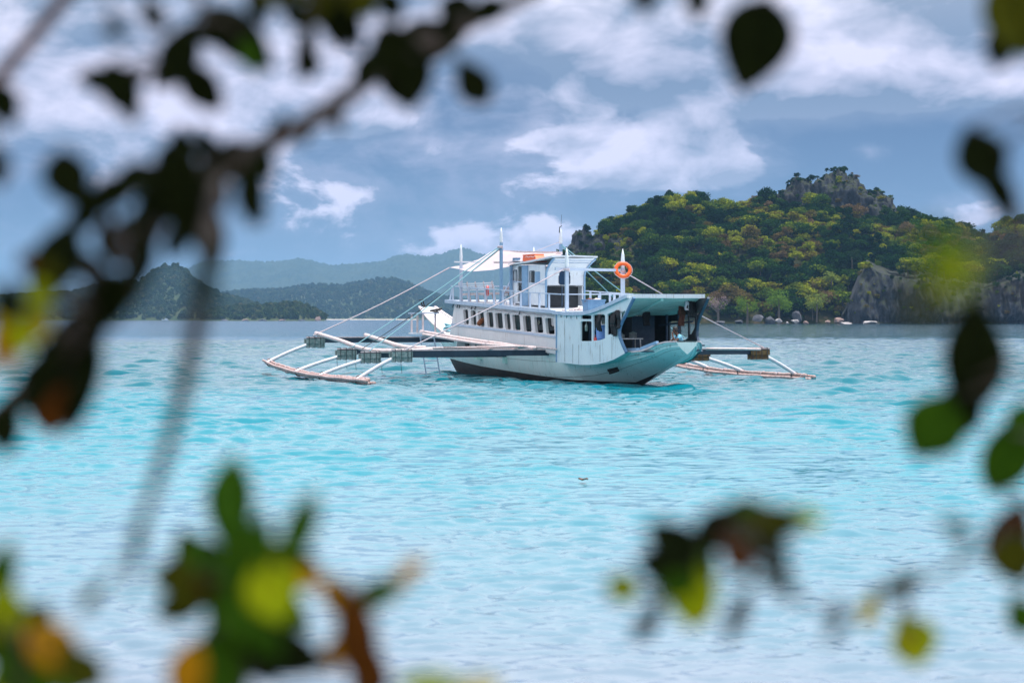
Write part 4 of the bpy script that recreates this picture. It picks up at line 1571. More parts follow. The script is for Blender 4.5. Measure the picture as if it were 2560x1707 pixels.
# ---------------- masts
def mast(t, s, ztop, zsh, w, tip_h, name='mast', square=True):
    z0 = dz(s) if s > -1.75 else 3.10
    mb = MB()
    mb.bar((t, s, z0), (t, s, zsh), w, w, up=(0, 1, 0))
    o = mb.build(name, M['blue'] if zsh > 5.6 else M['paleblue'], boat)
    tip = MB()
    tip.lathe((t, s, zsh), [(w * .52, 0), (w * .62, .06), (w * .58, tip_h * .12), (w * .66, tip_h * .3), (w * .45, tip_h * .7), (.008, tip_h)], 10)
    tip.build('spike', M['white'], o, True)
    return o


m2t = bl(1253, 569, t=-1.95)
mast(-1.95, m2t.y, m2t.z, bl(1253, 607, t=-1.95).z, .125, m2t.z - bl(1253, 607, t=-1.95).z)
m1t = bl(1152.5, 610, t=-1.95)
z1 = bl(1152.5, 656, t=-1.95).z
mast(-1.95, m1t.y, m1t.z, z1, .12, m1t.z - z1)
MB().bar((-2.3, m1t.y, z1 + .02), (1.9, m1t.y, z1 + .02), .07, .07).build('awning_bar', M['white'], boat)
m3t = bl(1402, 569, t=1.9)
z3 = bl(1402, 610, t=1.9).z
mst = mast(1.9, m3t.y, m3t.z, z3, .13, m3t.z - z3)
ant = MB()
ant.tube([(1.9, m3t.y, m3t.z - .1), (1.94, m3t.y, m3t.z + .62)], .008, 5)
ant.tube([(1.82, m3t.y, m3t.z - .25), (1.84, m3t.y, m3t.z + .02), (1.95, m3t.y, m3t.z + .08)], .022, 5)
ant.build('antenna', M['iron'], mst)
m4t = bl(1417, 619, t=-1.85)
z4 = bl(1417, 668, t=-1.85).z
mast(-1.85, m4t.y, m4t.z, z4, .14, m4t.z - z4)
m5t = bl(1557, 622, t=1.65)
z5 = bl(1557, 670, t=1.65).z
mast(1.65, m5t.y, m5t.z, z5, .15, m5t.z - z5)
mast(1.95, 11.2, 6.4, 5.3, .15, 1.1)
MB().bar(bl(1388, 672, s=m4t.y + .1), Vector((1.65, m5t.y + .06, bl(1549, 676, t=1.6).z)), .09, .12).build('mast_crossbar', M['paleblue'], boat)
MB().bar((-1.85, m4t.y - .12, 3.14), (-1.85, m4t.y - .02, z4 - 1.9), .12, .1, up=(0, 1, 0)).build('mast_brace', M['paleblue'], boat)

# ---------------- pilot house
PT0, PT1 = -1.1, 0.78
PS0, PS1 = 1.95, 6.05
def pz(s):
    return dz(s) + .045
ho = [sz_of(1280, 663, PT0), sz_of(1281.5, 757.5, PT0), sz_of(1363.8, 765, PT0), sz_of(1362, 662, PT0)]


def px_rect(x0, x1, y0, y1, t, r=0.05):
    a, b = sz_of((x0 + x1) / 2, (y0 + y1) / 2, t)
    sa, _ = sz_of(x0, (y0 + y1) / 2, t)
    sb, _ = sz_of(x1, (y0 + y1) / 2, t)
    _, zt = sz_of((x0 + x1) / 2, y0, t)
    _, zb = sz_of((x0 + x1) / 2, y1, t)
    return rounded(min(sa, sb), max(sa, sb), zb, zt, 0, r)


door = px_rect(1294, 1320, 664, 754, PT0, .02)
win1 = px_rect(1325, 1336, 678, 707, PT0)
win2 = px_rect(1285, 1292.5, 676, 704, PT0)
ph = panel(ho, [door, win1, win2], lambda a, z, d: (PT0 + d, a, z), .06, .5).build('pilot_house_wall', M['white'], boat)
panel(ho, [win1], lambda a, z, d: (PT1 - d, a, z), .06, .5).build('pilot_house_wall', M['white'], boat)
for h in (win1, win2):
    n = len(h)
    cx, cz = sum(a for a, z in h) / n, sum(z for a, z in h) / n
    o2 = [(cx + (a - cx) * 1.16, cz + (z - cz) * 1.1) for a, z in h]
    vs = [(PT0 - .02, a, z) for a, z in h] + [(PT0 - .02, a, z) for a, z in o2] + [(PT0 - .002, a, z) for a, z in o2] + [(PT0 - .002, a, z) for a, z in h]
    fs = []
    for i in range(n):
        j = (i + 1) % n
        fs += [(i, j, n + j, n + i), (n + i, n + j, 2 * n + j, 2 * n + i), (3 * n + i, 3 * n + j, j, i)]
    MB().add(vs, fs).build('window_frame', M['navy'], ph)
# half-open sliding door and sliding window leaf, both light blue
a, b = sz_of(1307, 664, PT0), sz_of(1321, 757, PT0)
MB().box((PT0 - .055, b[0], pz(4) + .02), (PT0 - .012, a[0], a[1])).build('door', M['blue'], boat)
sh = px_rect(1339, 1350.5, 679, 708, PT0)
n = len(sh)
MB().add([(PT0 - .03, a, z) for a, z in sh] + [(PT0 - .003, a, z) for a, z in sh], [tuple(range(n)), tuple(range(2 * n - 1, n - 1, -1))] + [(i, (i + 1) % n, n + (i + 1) % n, n + i) for i in range(n)]).build('window_shutter', M['blue'], boat)
pa, pb = sz_of(1281, 703, PT0), sz_of(1363, 711, PT0)
MB().bar((PT0 - .02, pa[0], pa[1]), (PT0 - .02, pb[0], pb[1]), .03, .05).build('trim_strip', M['paleblue'], boat)
# aft face: lower opening, dark window, coved top that flares out over the deck
zdeck = pz(PS0)
z_open = bl(1410, 716, s=PS0).z
z_cove = bl(1410, 690, s=PS0).z
z_top = bl(1488, 646, t=.9).z
wa, wb = bl(1397.5, 711, s=PS0), bl(1424, 678, s=PS0)
wl = rounded(wa.x, wb.x, wa.z, wb.z, 0, .07)


def cove(z):
    k = max(0.0, (z - z_cove) / (z_top - z_cove))
    return PS0 - 1.15 * k ** 1.9


def flare(a, z):
    k = max(0.0, (z - z_cove) / (z_top - z_cove))
    return a + (.10 * k * k if a > 0 else -.05 * k * k)


af = panel([(PT0, z_open), (PT1, z_open)] + [(PT1, z_open + (z_top - z_open) * i / 10) for i in range(1, 11)] + [(PT0, z_top)] + [(PT0, z_open + (z_top - z_open) * i / 10) for i in range(9, 0, -1)], [wl],
           lambda a, z, d: (flare(a, z), cove(z) + d, z), .05, .16).build('aft_face', M['white'], boat)
n = len(wl)
MB().add([(a, PS0 + .03, z) for a, z in wl], [tuple(range(n))]).build('window_pane', M['glass'], af)
o2 = [((wa.x + wb.x) / 2 + (a - (wa.x + wb.x) / 2) * 1.1, (wa.z + wb.z) / 2 + (z - (wa.z + wb.z) / 2) * 1.06) for a, z in wl]
vs = [(a, PS0 - .02, z) for a, z in wl] + [(a, PS0 - .02, z) for a, z in o2] + [(a, PS0 - .002, z) for a, z in o2] + [(a, PS0 + .03, z) for a, z in wl]
fs = []
for i in range(n):
    j = (i + 1) % n
    fs += [(i, j, n + j, n + i), (n + i, n + j, 2 * n + j, 2 * n + i), (3 * n + i, 3 * n + j, j, i)]
MB().add(vs, fs).build('window_frame', M['navy'], af)
for t in (PT0 - .01, PT1 + .01):     # blue edge boards follow the cove
    pts = [(flare(t, z), cove(z) - .02, z) for z in np.linspace(zdeck, z_top - .02, 16)]
    mb = MB()
    for a, b in zip(pts[:-1], pts[1:]):
        mb.bar(a, b, .07, .09, up=(0, 1, 0))
    mb.build('edge_board', M['blue'], boat)
for zz in (z_top - .20, z_top - .10):
    mb = MB()
    mb.bar((flare(PT0, zz) + .06, cove(zz) - .03, zz), (flare(PT1, zz) - .06, cove(zz) - .03, zz), .04, .05)
    mb.build('trim_strip', M['paleblue'], boat)
MB().box((PT0 + .07, PS0 + .55, zdeck), (PT1 - .07, PS0 + .6, z_open + .1)).build('inner_panel', M['dark'], boat)
MB().box((-.32, PS0 + .02, zdeck), (-.26, PS0 + .08, z_open)).build('door_post', M['navy'], boat)
MB().box((PT0 + .07, PS0 + .0, z_open + .002), (PT1 - .07, PS1 - .1, z_open + .05)).build('inner_shelf', M['dark'], boat)
# front and roof
MB().box((PT0 + .065, PS1 - .06, pz(6)), (PT1 - .065, PS1, 5.32)).build('front_wall', M['white'], boat)
rows = [[(PT0 - .2, s, z), ((PT0 + PT1) / 2, s, z + .03), (PT1 + .16, s, z)] for s, z in ((.72, z_top + .10), (2.0, z_top + .03), (4, 5.50), (6.25, 5.44))]
MB().slab(rows, (0, 0, -.07)).build('roof', M['white'], boat)
MB().bar((PT0 - .1, 6.15, pz(6)), (PT0 - .1, 6.15, 5.36), .12, .12, up=(0, 1, 0)).build('corner_post', M['blue'], boat)
MB().bar((PT0 - .5, 6.9, pz(6.5)), (PT0 - .12, 6.2, 4.6), .06, .06).build('corner_brace', M['paleblue'], boat)
MB().box((PT0 - .12, 5.5, 5.502), (PT0 + .12, 5.9, 5.70)).build('roof_hatch', M['crate'], boat)

# ---------------- awning over the fore part of the upper deck
A_fp = bl(1124, 669, t=-2.25)
A_rf = bl(1237, 624, t=0.1)
A_ra = bl(1398, 630, t=0.4)
A_pa = bl(1292, 655, t=-1.3)
A_fs = Vector((2.2, A_fp.y, A_fp.z))
A_sa = Vector((1.6, A_pa.y, A_pa.z))
rows = []
for i in range(13):
    v = i / 12
    e0 = A_fp.lerp(A_pa, v) + V(0, 0, -.30 * math.sin(math.pi * v))
    rd = A_rf.lerp(A_ra, v) + V(0, 0, -.05 * math.sin(math.pi * v))
    e1 = A_fs.lerp(A_sa, v) + V(0, 0, -.30 * math.sin(math.pi * v))
    r = []
    for j in range(17):
        u = j / 16
        p = e0.lerp(rd, u * 2) if u <= .5 else rd.lerp(e1, u * 2 - 1)
        k = abs(u * 2 - 1)
        p = p + V(0, 0, -.16 * math.sin(math.pi * (k)) + .02 * math.sin(j * 2.1 + i * 1.3))
        r.append(p)
    rows.append(r)
MB().grid(rows).build('awning', M['tarp'], boat, True)
MB().bar(A_rf + V(0, .1, -.10), A_ra + V(0, -.3, -.06), .09, .13).build('ridge_beam', M['cap'], boat)
MB().bar((-1.9, 6.6, bl(1240, 659, t=-1).z), (1.9, 6.6, bl(1240, 659, t=-1).z), .06, .08).build('awning_bar', M['cap'], boat)

# ---------------- stern galley under the flared canopy
GS = [-1.2, -3.2, -5.0, -6.5, -8.4, -12]
GT = [2.16, 2.16, 2.12, 2.02, 1.72, 1.60]


def gt(s):
    return interp(-s, [-v for v in GS], GT)


def gal(px, py):
    t = -2.1
    for _ in range(8):
        p = bl(px, py, t=t)
        t = -gt(p.y)
    return (p.y, p.z)


CAN_PX = [(1389, 780), (1415, 783), (1441, 783), (1462, 782), (1478, 779), (1495, 773.5), (1512.6, 766.5), (1543, 752), (1568, 740)]
CAN = [gal(*q) for q in CAN_PX]
CAN_S = [c[0] for c in CAN][::-1]
CAN_Z = [c[1] for c in CAN][::-1]


def cz(s):
    return interp(s, CAN_S, CAN_Z)


bot = [gal(*q) for q in [(1392.5, 905), (1420, 908.5), (1451.6, 911.8), (1472, 912), (1491.8, 910.4), (1513, 906), (1534, 899), (1550, 890), (1565.5, 881)]]
aft = [gal(*q) for q in [(1557, 862), (1549, 842), (1548.5, 827), (1551, 815), (1556, 802), (1563, 790), (1573, 768), (1585, 744)]]
topl = [(s, cz(s) - .05) for s in np.linspace(max(aft[-1][0], CAN_S[0]) + .15, bot[0][0], 14)]
go = bot + aft + [q for q in topl if q[0] > aft[-1][0] + .1]
go = [(a, z) for a, z in go]


def gwin(loop):
    return [gal(*q) for q in loop]


gh = [gwin([(1451.5, 852.5), (1479, 852.5), (1479, 805), (1476, 803), (1454, 803), (1451.5, 806)]),
      gwin([(1452.6, 796), (1454, 797.6), (1477, 797.6), (1478.4, 796), (1478.4, 789.5), (1477, 788.4), (1454, 788.2), (1452.6, 789.5)]),
      gwin([(1482.5, 852), (1500, 850), (1512.5, 845.5), (1512.5, 790), (1510, 785.5), (1485, 786.5), (1482.5, 789)]),
      gwin([(1517, 838), (1531, 834), (1545.5, 819), (1546, 779), (1543, 776), (1520, 784), (1517, 788)]),
      gwin([(1551, 801.5), (1554, 798), (1563, 779), (1563, 776), (1552, 781), (1551, 783)])]
for cx, cy in ((1402.9, 789.4), (1416.7, 791.4), (1427.3, 792.7), (1441.8, 793.8)):
    gh.append(gwin([(cx + 1.75 * math.cos(k * math.pi / 5), cy - 4.9 * math.sin(k * math.pi / 5)) for k in range(10)]))
for sg in (-1, 1):
    hl = gh if sg < 0 else gh[:1] + gh[2:5]
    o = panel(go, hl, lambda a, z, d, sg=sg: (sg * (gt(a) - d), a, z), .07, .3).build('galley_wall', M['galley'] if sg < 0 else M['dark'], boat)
    mb = MB()
    edge = [bot[-1]] + aft
    for a, b in zip(edge[:-1], edge[1:]):
        mb.bar((sg * gt(a[0]), a[0] - .02, a[1]), (sg * gt(b[0]), b[0] - .02, b[1]), .11, .09, up=(0, 1, 0))
    mb.build('edge_board', M['navy'] if sg > 0 else M['crate'], boat)
    mb = MB()
    mb.bar((sg * 2.17, bot[0][0] + .03, bot[0][1]), (sg * 2.17, bot[0][0] + .03, cz(bot[0][0]) - .06), .06, .07, up=(0, 1, 0))
    mb.build('corner_board', M['blue'], boat)
    # short return wall that closes the overhanging galley towards the cabin
    MB().box((min(sg * 1.9, sg * 2.13), bot[0][0] - .05, bot[0][1] + .02), (max(sg * 1.9, sg * 2.13), bot[0][0] - .01, 3.05)).build('return_wall', M['galley'], boat)
for px, y0, y1 in ((1412, 800, 904), (1432, 860, 908), (1447, 862, 910), (1500, 862, 905), (1530, 842, 898)):
    a, b = gal(px, y0), gal(px, y1)
    n_ = 6
    pts = [(-gt(a[0] + (b[0] - a[0]) * i / n_) - .003, a[0] + (b[0] - a[0]) * i / n_, a[1] + (b[1] - a[1]) * i / n_) for i in range(n_ + 1)]
    MB().tube(pts, .007, 4).build('panel_joint', M['boot'], boat)
# floor of the overhang
rows = [[(-gt(s) + .03, s, z + .02), (gt(s) - .03, s, z + .02)] for s, z in bot]
MB().grid(rows).build('galley_floor', M['teal_roof'], boat)

# canopy: curved roof sheet, planks below it, edge boards
def can_half(s):
    return gt(s) + .06


s_aft, s_fwd = CAN_S[0] - .08, -1.70
rows = []
for s in np.linspace(s_fwd, s_aft, 22):
    h = can_half(s)
    z = cz(s)
    rows.append([(-h, s, z), (-h * .5, s, z + .05), (0, s, z + .065), (h * .5, s, z + .05), (h, s, z)])
can = MB().slab(rows, (0, 0, -.05)).build('canopy', M['white'], boat)
S = np.linspace(s_fwd - .9, s_aft + .12, 19)
for s in S:
    h = can_half(s) - .12
    z = cz(s) - .075
    dzs = (cz(s + .05) - cz(s - .05)) / .1
    MB().bar((-h, s, z), (h, s, z), .27, .035, up=(0, -dzs, 1)).build('plank', M['teal_roof'], can)
for t in (-.1,):
    mb = MB()
    for a, b in zip(S[6:-1], S[7:]):
        mb.bar((t, a, cz(a) - .14), (t, b, cz(b) - .14), .12, .09)
    mb.build('roof_beam', M['teal_roof'], can)
for sg in (-1, 1):
    mb = MB()
    for a, b in zip(np.linspace(s_fwd, s_aft, 22)[:-1], np.linspace(s_fwd, s_aft, 22)[1:]):
        mb.bar((sg * (can_half(a) + .02), a, cz(a) - .015), (sg * (can_half(b) + .02), b, cz(b) - .015), .05, .15)
    mb.build('edge_board', M['paleblue'], can)
MB().bar((-can_half(s_aft) - .02, s_aft - .03, cz(s_aft) - .0), (can_half(s_aft) + .02, s_aft - .03, cz(s_aft) - .0), .05, .17).build('edge_board', M['white'], can)

# posts and rails of the open stern, dark inside
MB().box((-1.55, -4.2, 1.25), (-1.45, -4.1, 2.98)).build('inner_post', M['navy'], boat)
MB().box((.45, -4.3, 1.25), (1.5, -4.22, 2.95)).build('inner_panel', M['navy'], boat)
for px in (1667, 1697):
    p = bl(px, 830, t=1.62)
    MB().box((1.58, p.y - .05, 1.3), (1.66, p.y + .05, cz(p.y) - .1)).build('side_post', M['navy'], boat)
MB().bar((1.62, -4.5, 2.55), (1.55, -8.1, 2.72), .05, .07).build('side_rail', M['navy'], boat)
MB().bar((1.62, -4.5, 1.62), (1.55, -9.2, 1.72), .06, .06).build('side_rail', M['navy'], boat)
MB().hexa([(-1.3, -9.7, 1.46), (1.0, -9.7, 1.46), (1.0, -6.8, 1.40), (-1.3, -6.8, 1.40), (-1.3, -9.7, 1.50), (1.0, -9.7, 1.50), (1.0, -6.8, 1.44), (-1.3, -6.8, 1.44)]).build('stern_floor', M['navy'], boat)
MB().bar((-1.25, -9.0, 1.56), (-1.42, -7.4, 1.52), .16, .14).build('stern_cushion', M['blue'], boat)
MB().bar((-1.0, -10.1, 1.86), (-1.25, -9.1, 1.60), .14, .12).build('stern_cushion', M['blue'], boat)
MB().box((.3, -9.9, 1.5), (1.05, -8.9, 1.56)).build('stern_seat', M['navy'], boat)

# ---------------- boarding stand at the bow, ladders, bow gear
bx = bl(1062, 832, s=14.4)
st = MB()
st.box((bx.x - .6, 14.1, bx.z - .06), (bx.x + .62, 15.2, bx.z + .02))
st.build('boarding_platform', M['white'], boat)
for dx, dy in ((-.45, 0), (.5, 0), (.15, .9), (-.45, .9)):
    MB().box((bx.x + dx - .04, 14.2 + dy, bx.z + .022), (bx.x + dx + .04, 14.28 + dy, bx.z + .95)).build('platform_post', M['cap'], boat)
MB().box((bx.x - .62, 14.1, bx.z + .952), (bx.x + .62, 14.34, bx.z + 1.02)).build('platform_rail', M['paleblue'], boat)
MB().box((bx.x - .62, 15.0, bx.z + .952), (bx.x + .3, 15.2, bx.z + 1.02)).build('platform_rail', M['paleblue'], boat)


# ---------------- ropes
def rope(a, b, r, mat, sag=0.0):
    a, b = Vector(a), Vector(b)
    pts = [a.lerp(b, i / 10) + V(0, 0, -sag * math.sin(math.pi * i / 10)) for i in range(11)]
    MB().tube(pts, r, 5).build('stay_rope', mat, boat)


RW, RT_ = M['ropew'], M['ropet']
rope(bl(783, 838, t=-8.6), A_fp, .030, RW, .12)
rope(bl(880, 868, t=-8.4), (-1.98, m2t.y + .02, bl(1253, 615, t=-1.95).z), .026, RT_, .08)
rope(bl(914, 884, t=-8.5), (-2.0, m2t.y - .04, bl(1253, 616, t=-1.95).z - .05), .026, RT_, .08)
rope(bl(905, 872, t=-8.5), (-2.0, m2t.y, bl(1253, 620, t=-1.95).z - .05), .018, M['roped'], .15)
rope(bl(1014, 874, t=-8.7), (-1.9, m4t.y + .02, z4 - .05), .030, RW, .06)
rope((9.0, -.02, 1.50), (1.68, m5t.y, z5 - .15), .030, RW, .10)
rope((8.4, 5.6, 1.40), (1.92, m3t.y - .05, z3 - .05), .026, RT_, .08)
rope((8.4, 9.5, 1.45), (1.95, m3t.y, z3 - .10), .026, RT_, .08)
rope((0.1, m3t.y, 5.9), (2.02, m3t.y, 6.6), .012, RW)
for t, s, z, h in ((-2.0, m2t.y, bl(1253, 616, t=-1.95).z, .10), (-1.85, m4t.y, z4 - .08, .12), (1.65, m5t.y, z5 - .12, .1)):
    mb = MB()
    for k in range(3):
        mb.torus((t, s, z - k * .04), (0.1 * k, 0.05, 1), .115, .022, 12, 6)
    mb.build('rope_turns', RW, boat, True)

# loose ends hanging from the float blocks
mb = MB()
for px, py, s in ((842, 893, 9.5), (888, 893, 9.5), (865, 896, 9.5), (1002, 900, 0), (953, 900, 5.6)):
    p = bl(px, py, s=s - .25)
    mb.tube([p, p + V(.01, 0, -.22), p + V(.05, 0, -.42 - .2 * random.random())], .012, 4)
mb.build('loose_cord', M['roped'], boat)

# ================================================================== THINGS ON THE BOAT
def ladder(x, y, ztop, zbot, w, dx, label, n=6):
    t = bthing('ladder', (x, y, zbot), label, 'ladder')
    h = ztop - zbot
    for k in (0, w):
        MB().bar((k, 0, h), (k + dx, 0, 0), .06, .05, up=(0, 1, 0)).build('side_rail', M['paleblue'], t)
    for i in range(n):
        f = (i + .6) / n
        MB().bar((dx * (1 - f) + .03, -.01, h * f), (w + dx * (1 - f) - .03, -.01, h * f), .05, .04).build('rung', M['paleblue'], t)


la, lb = bl(1050, 838, s=13.9), bl(1068, 941, s=13.9)
ladder(la.x, 13.9, la.z, -.25, .72, lb.x - la.x, 'pale blue ladder hanging from the bow platform into the water')

an = bl(1060, 760, s=21.5)
t = bthing('anchor', (an.x, 21.4, 3.46), 'black anchor lashed on the tip of the bow', 'anchor')
MB().tube([(0, 0, .02), (-.1, .05, .42)], .035, 6).build('shank', M['iron'], t)
MB().tube(smooth_pts([(.22, 0, .18), (.12, 0, .04), (0, 0, .02), (-.12, 0, .08), (-.2, 0, .24)], 4), .035, 6).build('fluke_arm', M['iron'], t)
MB().tube([(-.3, .05, .36), (.12, .05, .42)], .025, 6).build('stock', M['iron'], t)
MB().tube([(.3, -1.0, -.22), (.5, -1.3, -.1), (-.1, -1.2, -.2), (.25, -1.6, -.3)], .05, 6).build('chain_heap', M['iron'], t)

rc = bl(1114, 818, t=-.7)
t = MB()
for k in range(9):
    r = .28 - .016 * k
    t.torus((.05 * math.sin(k * 2.2), .06 * math.cos(k * 1.7), .04 + .05 * k), (.2 * math.sin(k), .2 * math.cos(k * 1.3), 1), r, .035, 18, 6)
o = t.build('rope_coil', M['ropet'], None, True)
o.location = (rc.x + .15, rc.y, rc.z - .28)
on_boat(o)
tag(o, 'heap of sea-green rope on the foredeck by the cabin front', 'rope')


def life_ring(p, ax, R1, r, mat, label, bands=True):
    t = bthing('life_ring', p, label, 'life ring')
    MB().torus((0, 0, 0), ax, R1, r, 32, 12).build('ring', mat, t, True)
    ax = Vector(ax).normalized()
    u = ax.orthogonal().normalized()
    v = ax.cross(u)
    pts = []
    for k in range(25):
        a = 2 * math.pi * k / 24
        q = R1 + r * (1.02 if k % 6 == 0 else 1.30)
        pts.append((u * math.cos(a) + v * math.sin(a)) * q)
    MB().tube(pts, .012, 5, False).build('grab_line', M['ropew'], t)


lr = bl(1557.5, 675, s=m5t.y - .18)
life_ring(lr, (-.28, -1, .42), .315, .085, M['orange'], 'orange life ring hung on the mast above the stern canopy')
lr2 = bl(1219, 727, t=-1.86)
life_ring(lr2, (1, -.35, 0), .20, .06, M['red'], 'red life ring hanging on the upper deck rail by the bench')

# bench on the upper deck
bs0, bs1 = bl(1150, 740, t=-1.6).y, bl(1236, 740, t=-1.6).y
b0, b1 = min(bs0, bs1), max(bs0, bs1)
zd = dz((b0 + b1) / 2) + .04
t = bthing('bench', (-1.35, (b0 + b1) / 2, zd), 'slatted white bench behind the rail on the upper deck', 'bench')
L = (b1 - b0) / 2
MB().box((-.18, -L, .34), (.25, L, .45)).build('seat', M['cap'], t)
for k in range(4):
    MB().box((-.24 - .03 * k, -L, .56 + .10 * k), (-.21 - .03 * k, L * 1, .63 + .10 * k)).build('slat', M['white'], t)
for k in np.linspace(-L + .1, L - .1, 5):
    MB().bar((-.15, k, 0), (-.34, k, .98), .06, .05, up=(0, 1, 0)).build('leg', M['cap'], t)
    MB().bar((.2, k, 0), (.1, k, .4), .06, .05, up=(0, 1, 0)).build('leg', M['cap'], t)

# stool near the pilot house
p = bl(1272, 745, t=-1.2)
t = bthing('folding_chair', (p.x, p.y, dz(p.y) + .04), 'white folding chair in front of the pilot house', 'chair')
MB().box((-.2, -.2, .42), (.2, .2, .46)).build('seat', M['cap'], t)
MB().box((-.2, .18, .5), (.2, .21, .82)).build('backrest', M['cap'], t)
for sx in (-.18, .18):
    MB().bar((sx, -.2, 0), (sx, .2, .5), .03, .03).build('leg', M['paleblue'], t)
    MB().bar((sx, .2, 0), (sx, -.15, .42), .03, .03).build('leg', M['paleblue'], t)

# orange raft box on the roof
q0, q1 = bl(1308, 660, t=-1.0).y, bl(1345, 660, t=-1.0).y
y0, y1 = min(q0, q1), max(q0, q1)
zr = interp((y0 + y1) / 2, [.72, 2.0, 4, 6.25], [z_top + .10, z_top + .03, 5.50, 5.44]) + .03
t = bthing('raft_box', (-.80, (y0 + y1) / 2, zr - .08), 'orange life raft box lying on the pilot house roof', 'box')
L = (y1 - y0) / 2
MB().hexa([(-.26, -L, 0), (.26, -L, 0), (.26, L, 0), (-.26, L, 0), (-.22, -L + .35, .34), (.22, -L + .35, .34), (.22, L - .05, .34), (-.22, L - .05, .34)]).build('body', M['orange'], t)
MB().hexa([(-.24, -L + .34, .342), (.24, -L + .34, .342), (.24, L, .342), (-.24, L, .342), (-.23, -L + .36, .385), (.23, -L + .36, .385), (.23, L - .02, .385), (-.23, L - .02, .385)]).build('lid', M['orange'], t)
pts = [(-.28, -L + .2 + i * .15, .30 - .06 * abs(math.sin(i * .9))) for i in range(int((2 * L - .4) / .15))]
MB().tube(pts, .014, 5).build('grab_line', M['ropew'], t)
t = MB()
g = random.Random(4)
rows = [[(-.35 + .17 * j, -.5 + .2 * i, .04 + .05 * g.random()) for j in range(5)] for i in range(7)]
t.slab(rows, (0, 0, -.03))
o = t.build('folded_sheet', M['whitecloth'])
o.location = (-.95, y1 + .35, 5.50)
on_boat(o)
tag(o, 'crumpled white sheet on the roof beside the orange box', 'cloth')

# crate with cloths at the after end of the upper deck
cb = bl(1484, 771, s=-3.0)
zc = cz(-3.0) + .06
t = bthing('crate', (cb.x, -3.0, zc), 'slate blue plastic crate heaped with cloths beside the starboard mast', 'crate')
w = .41
MB().hexa([(-w + .03, -.3, 0), (w - .03, -.3, 0), (w - .03, .3, 0), (-w + .03, .3, 0), (-w, -.34, .52), (w, -.34, .52), (w, .34, .52), (-w, .34, .52)]).build('body', M['crate'], t)
rim = MB()
for a, b in (((-w, -.36), (w, -.36)), ((w, -.36), (w, .36)), ((w, .36), (-w, .36)), ((-w, .36), (-w, -.36))):
    rim.bar((a[0], a[1], .51), (b[0], b[1], .51), .05, .06)
rim.build('rim', M['crate'], t)
for nm, mt, x0, lab in (('red_cloth', 'redcloth', -.22, 'dull red cloth lying in the slate blue crate'), ('pink_cloth', 'cap', .12, 'pinkish white cloth lying in the slate blue crate')):
    mb = MB()
    rows = [[(-.2 + .08 * j, -.2 + .08 * i, .05 * math.sin(i * 1.7 + j) + .10 * math.exp(-((i - 2.5) ** 2 + (j - 2.5) ** 2) / 5)) for j in range(6)] for i in range(6)]
    mb.slab(rows, (0, 0, -.03))
    o = mb.build(nm, M[mt], None, True)
    o.location = (cb.x + x0, -3.05, zc + .47)
    on_boat(o)
    tag(o, lab, 'cloth')
gp = bl(1520, 764, s=-2.4)
t = MB()
t.box((-.34, -.2, 0), (.34, .2, .05)).box((-.36, -.22, .05), (.36, .22, .09))
o = t.build('green_tray', M['green'])
o.location = (gp.x, -2.4, cz(-2.4) + .08)
on_boat(o)
tag(o, 'green plastic tray beside the slate blue crate', 'tray')
t = MB()
for k in range(5):
    t.tube([(-.5 + .12 * k, -.1 * k, .03), (-.1 + .1 * k, .1, .05 + .02 * k), (.5, .05 * k, .04)], .04, 6)
o = t.build('rope_bundle', M['cap'])
p = bl(1432, 767, s=-2.2)
o.location = (p.x, -2.2, cz(-2.2) + .07)
on_boat(o)
tag(o, 'pinkish bundle of line on the deck below the pilot house', 'rope')


# hanging clothes
def garment(p, w, h, mat, label, ax=(0, 1, 0), legs=True, seed=0, name='hanging_garment', cat='clothing'):
    """cloth hung from its shoulders: folded sheet with sleeves or split legs"""
    g = random.Random(seed)
    ax = Vector(ax).normalized()
    nrm = ax.cross(Vector((0, 0, 1)))
    def prof(v):           # half width down the garment
        if v < .08:
            return .30 + v * 4
        if v < .42:
            return .62
        return .62 - .16 * (v - .42) if legs else .58 + .1 * (v - .42)
    mb = MB()
    def sheet(u0, u1, v0, v1, nr):
        rows = []
        for i in range(nr + 1):
            v = v0 + (v1 - v0) * i / nr
            r = []
            for j in range(9):
                u = u0 + (u1 - u0) * j / 8
                x = u * prof(v) * w
                dpt = .045 * math.sin(u * 9 + seed + v * 2) + .03 * math.sin(v * 7 + seed)
                r.append(ax * x + Vector((0, 0, -v * h)) + nrm * dpt)
            rows.append(r)
        mb.slab(rows, nrm * .05)
    if legs:
        sheet(-1, 1, 0, .5, 6)
        sheet(-1, -.06, .5, 1, 6)
        sheet(.08, 1, .5, .94, 6)
    else:
        sheet(-1, 1, 0, 1, 10)
    for sg in (-1, 1):      # sleeves
        pts = [ax * (sg * .55 * w) + Vector((0, 0, -.06 * h)), ax * (sg * .72 * w) + Vector((0, 0, -.3 * h)), ax * (sg * .70 * w) + Vector((0, 0, -.52 * h))]
        mb.tube(pts, [.10 * w, .085 * w, .07 * w], 7)
    o = mb.build(name, mat, None, True)
    o.location = p
    on_boat(o)
    return tag(o, label, cat)


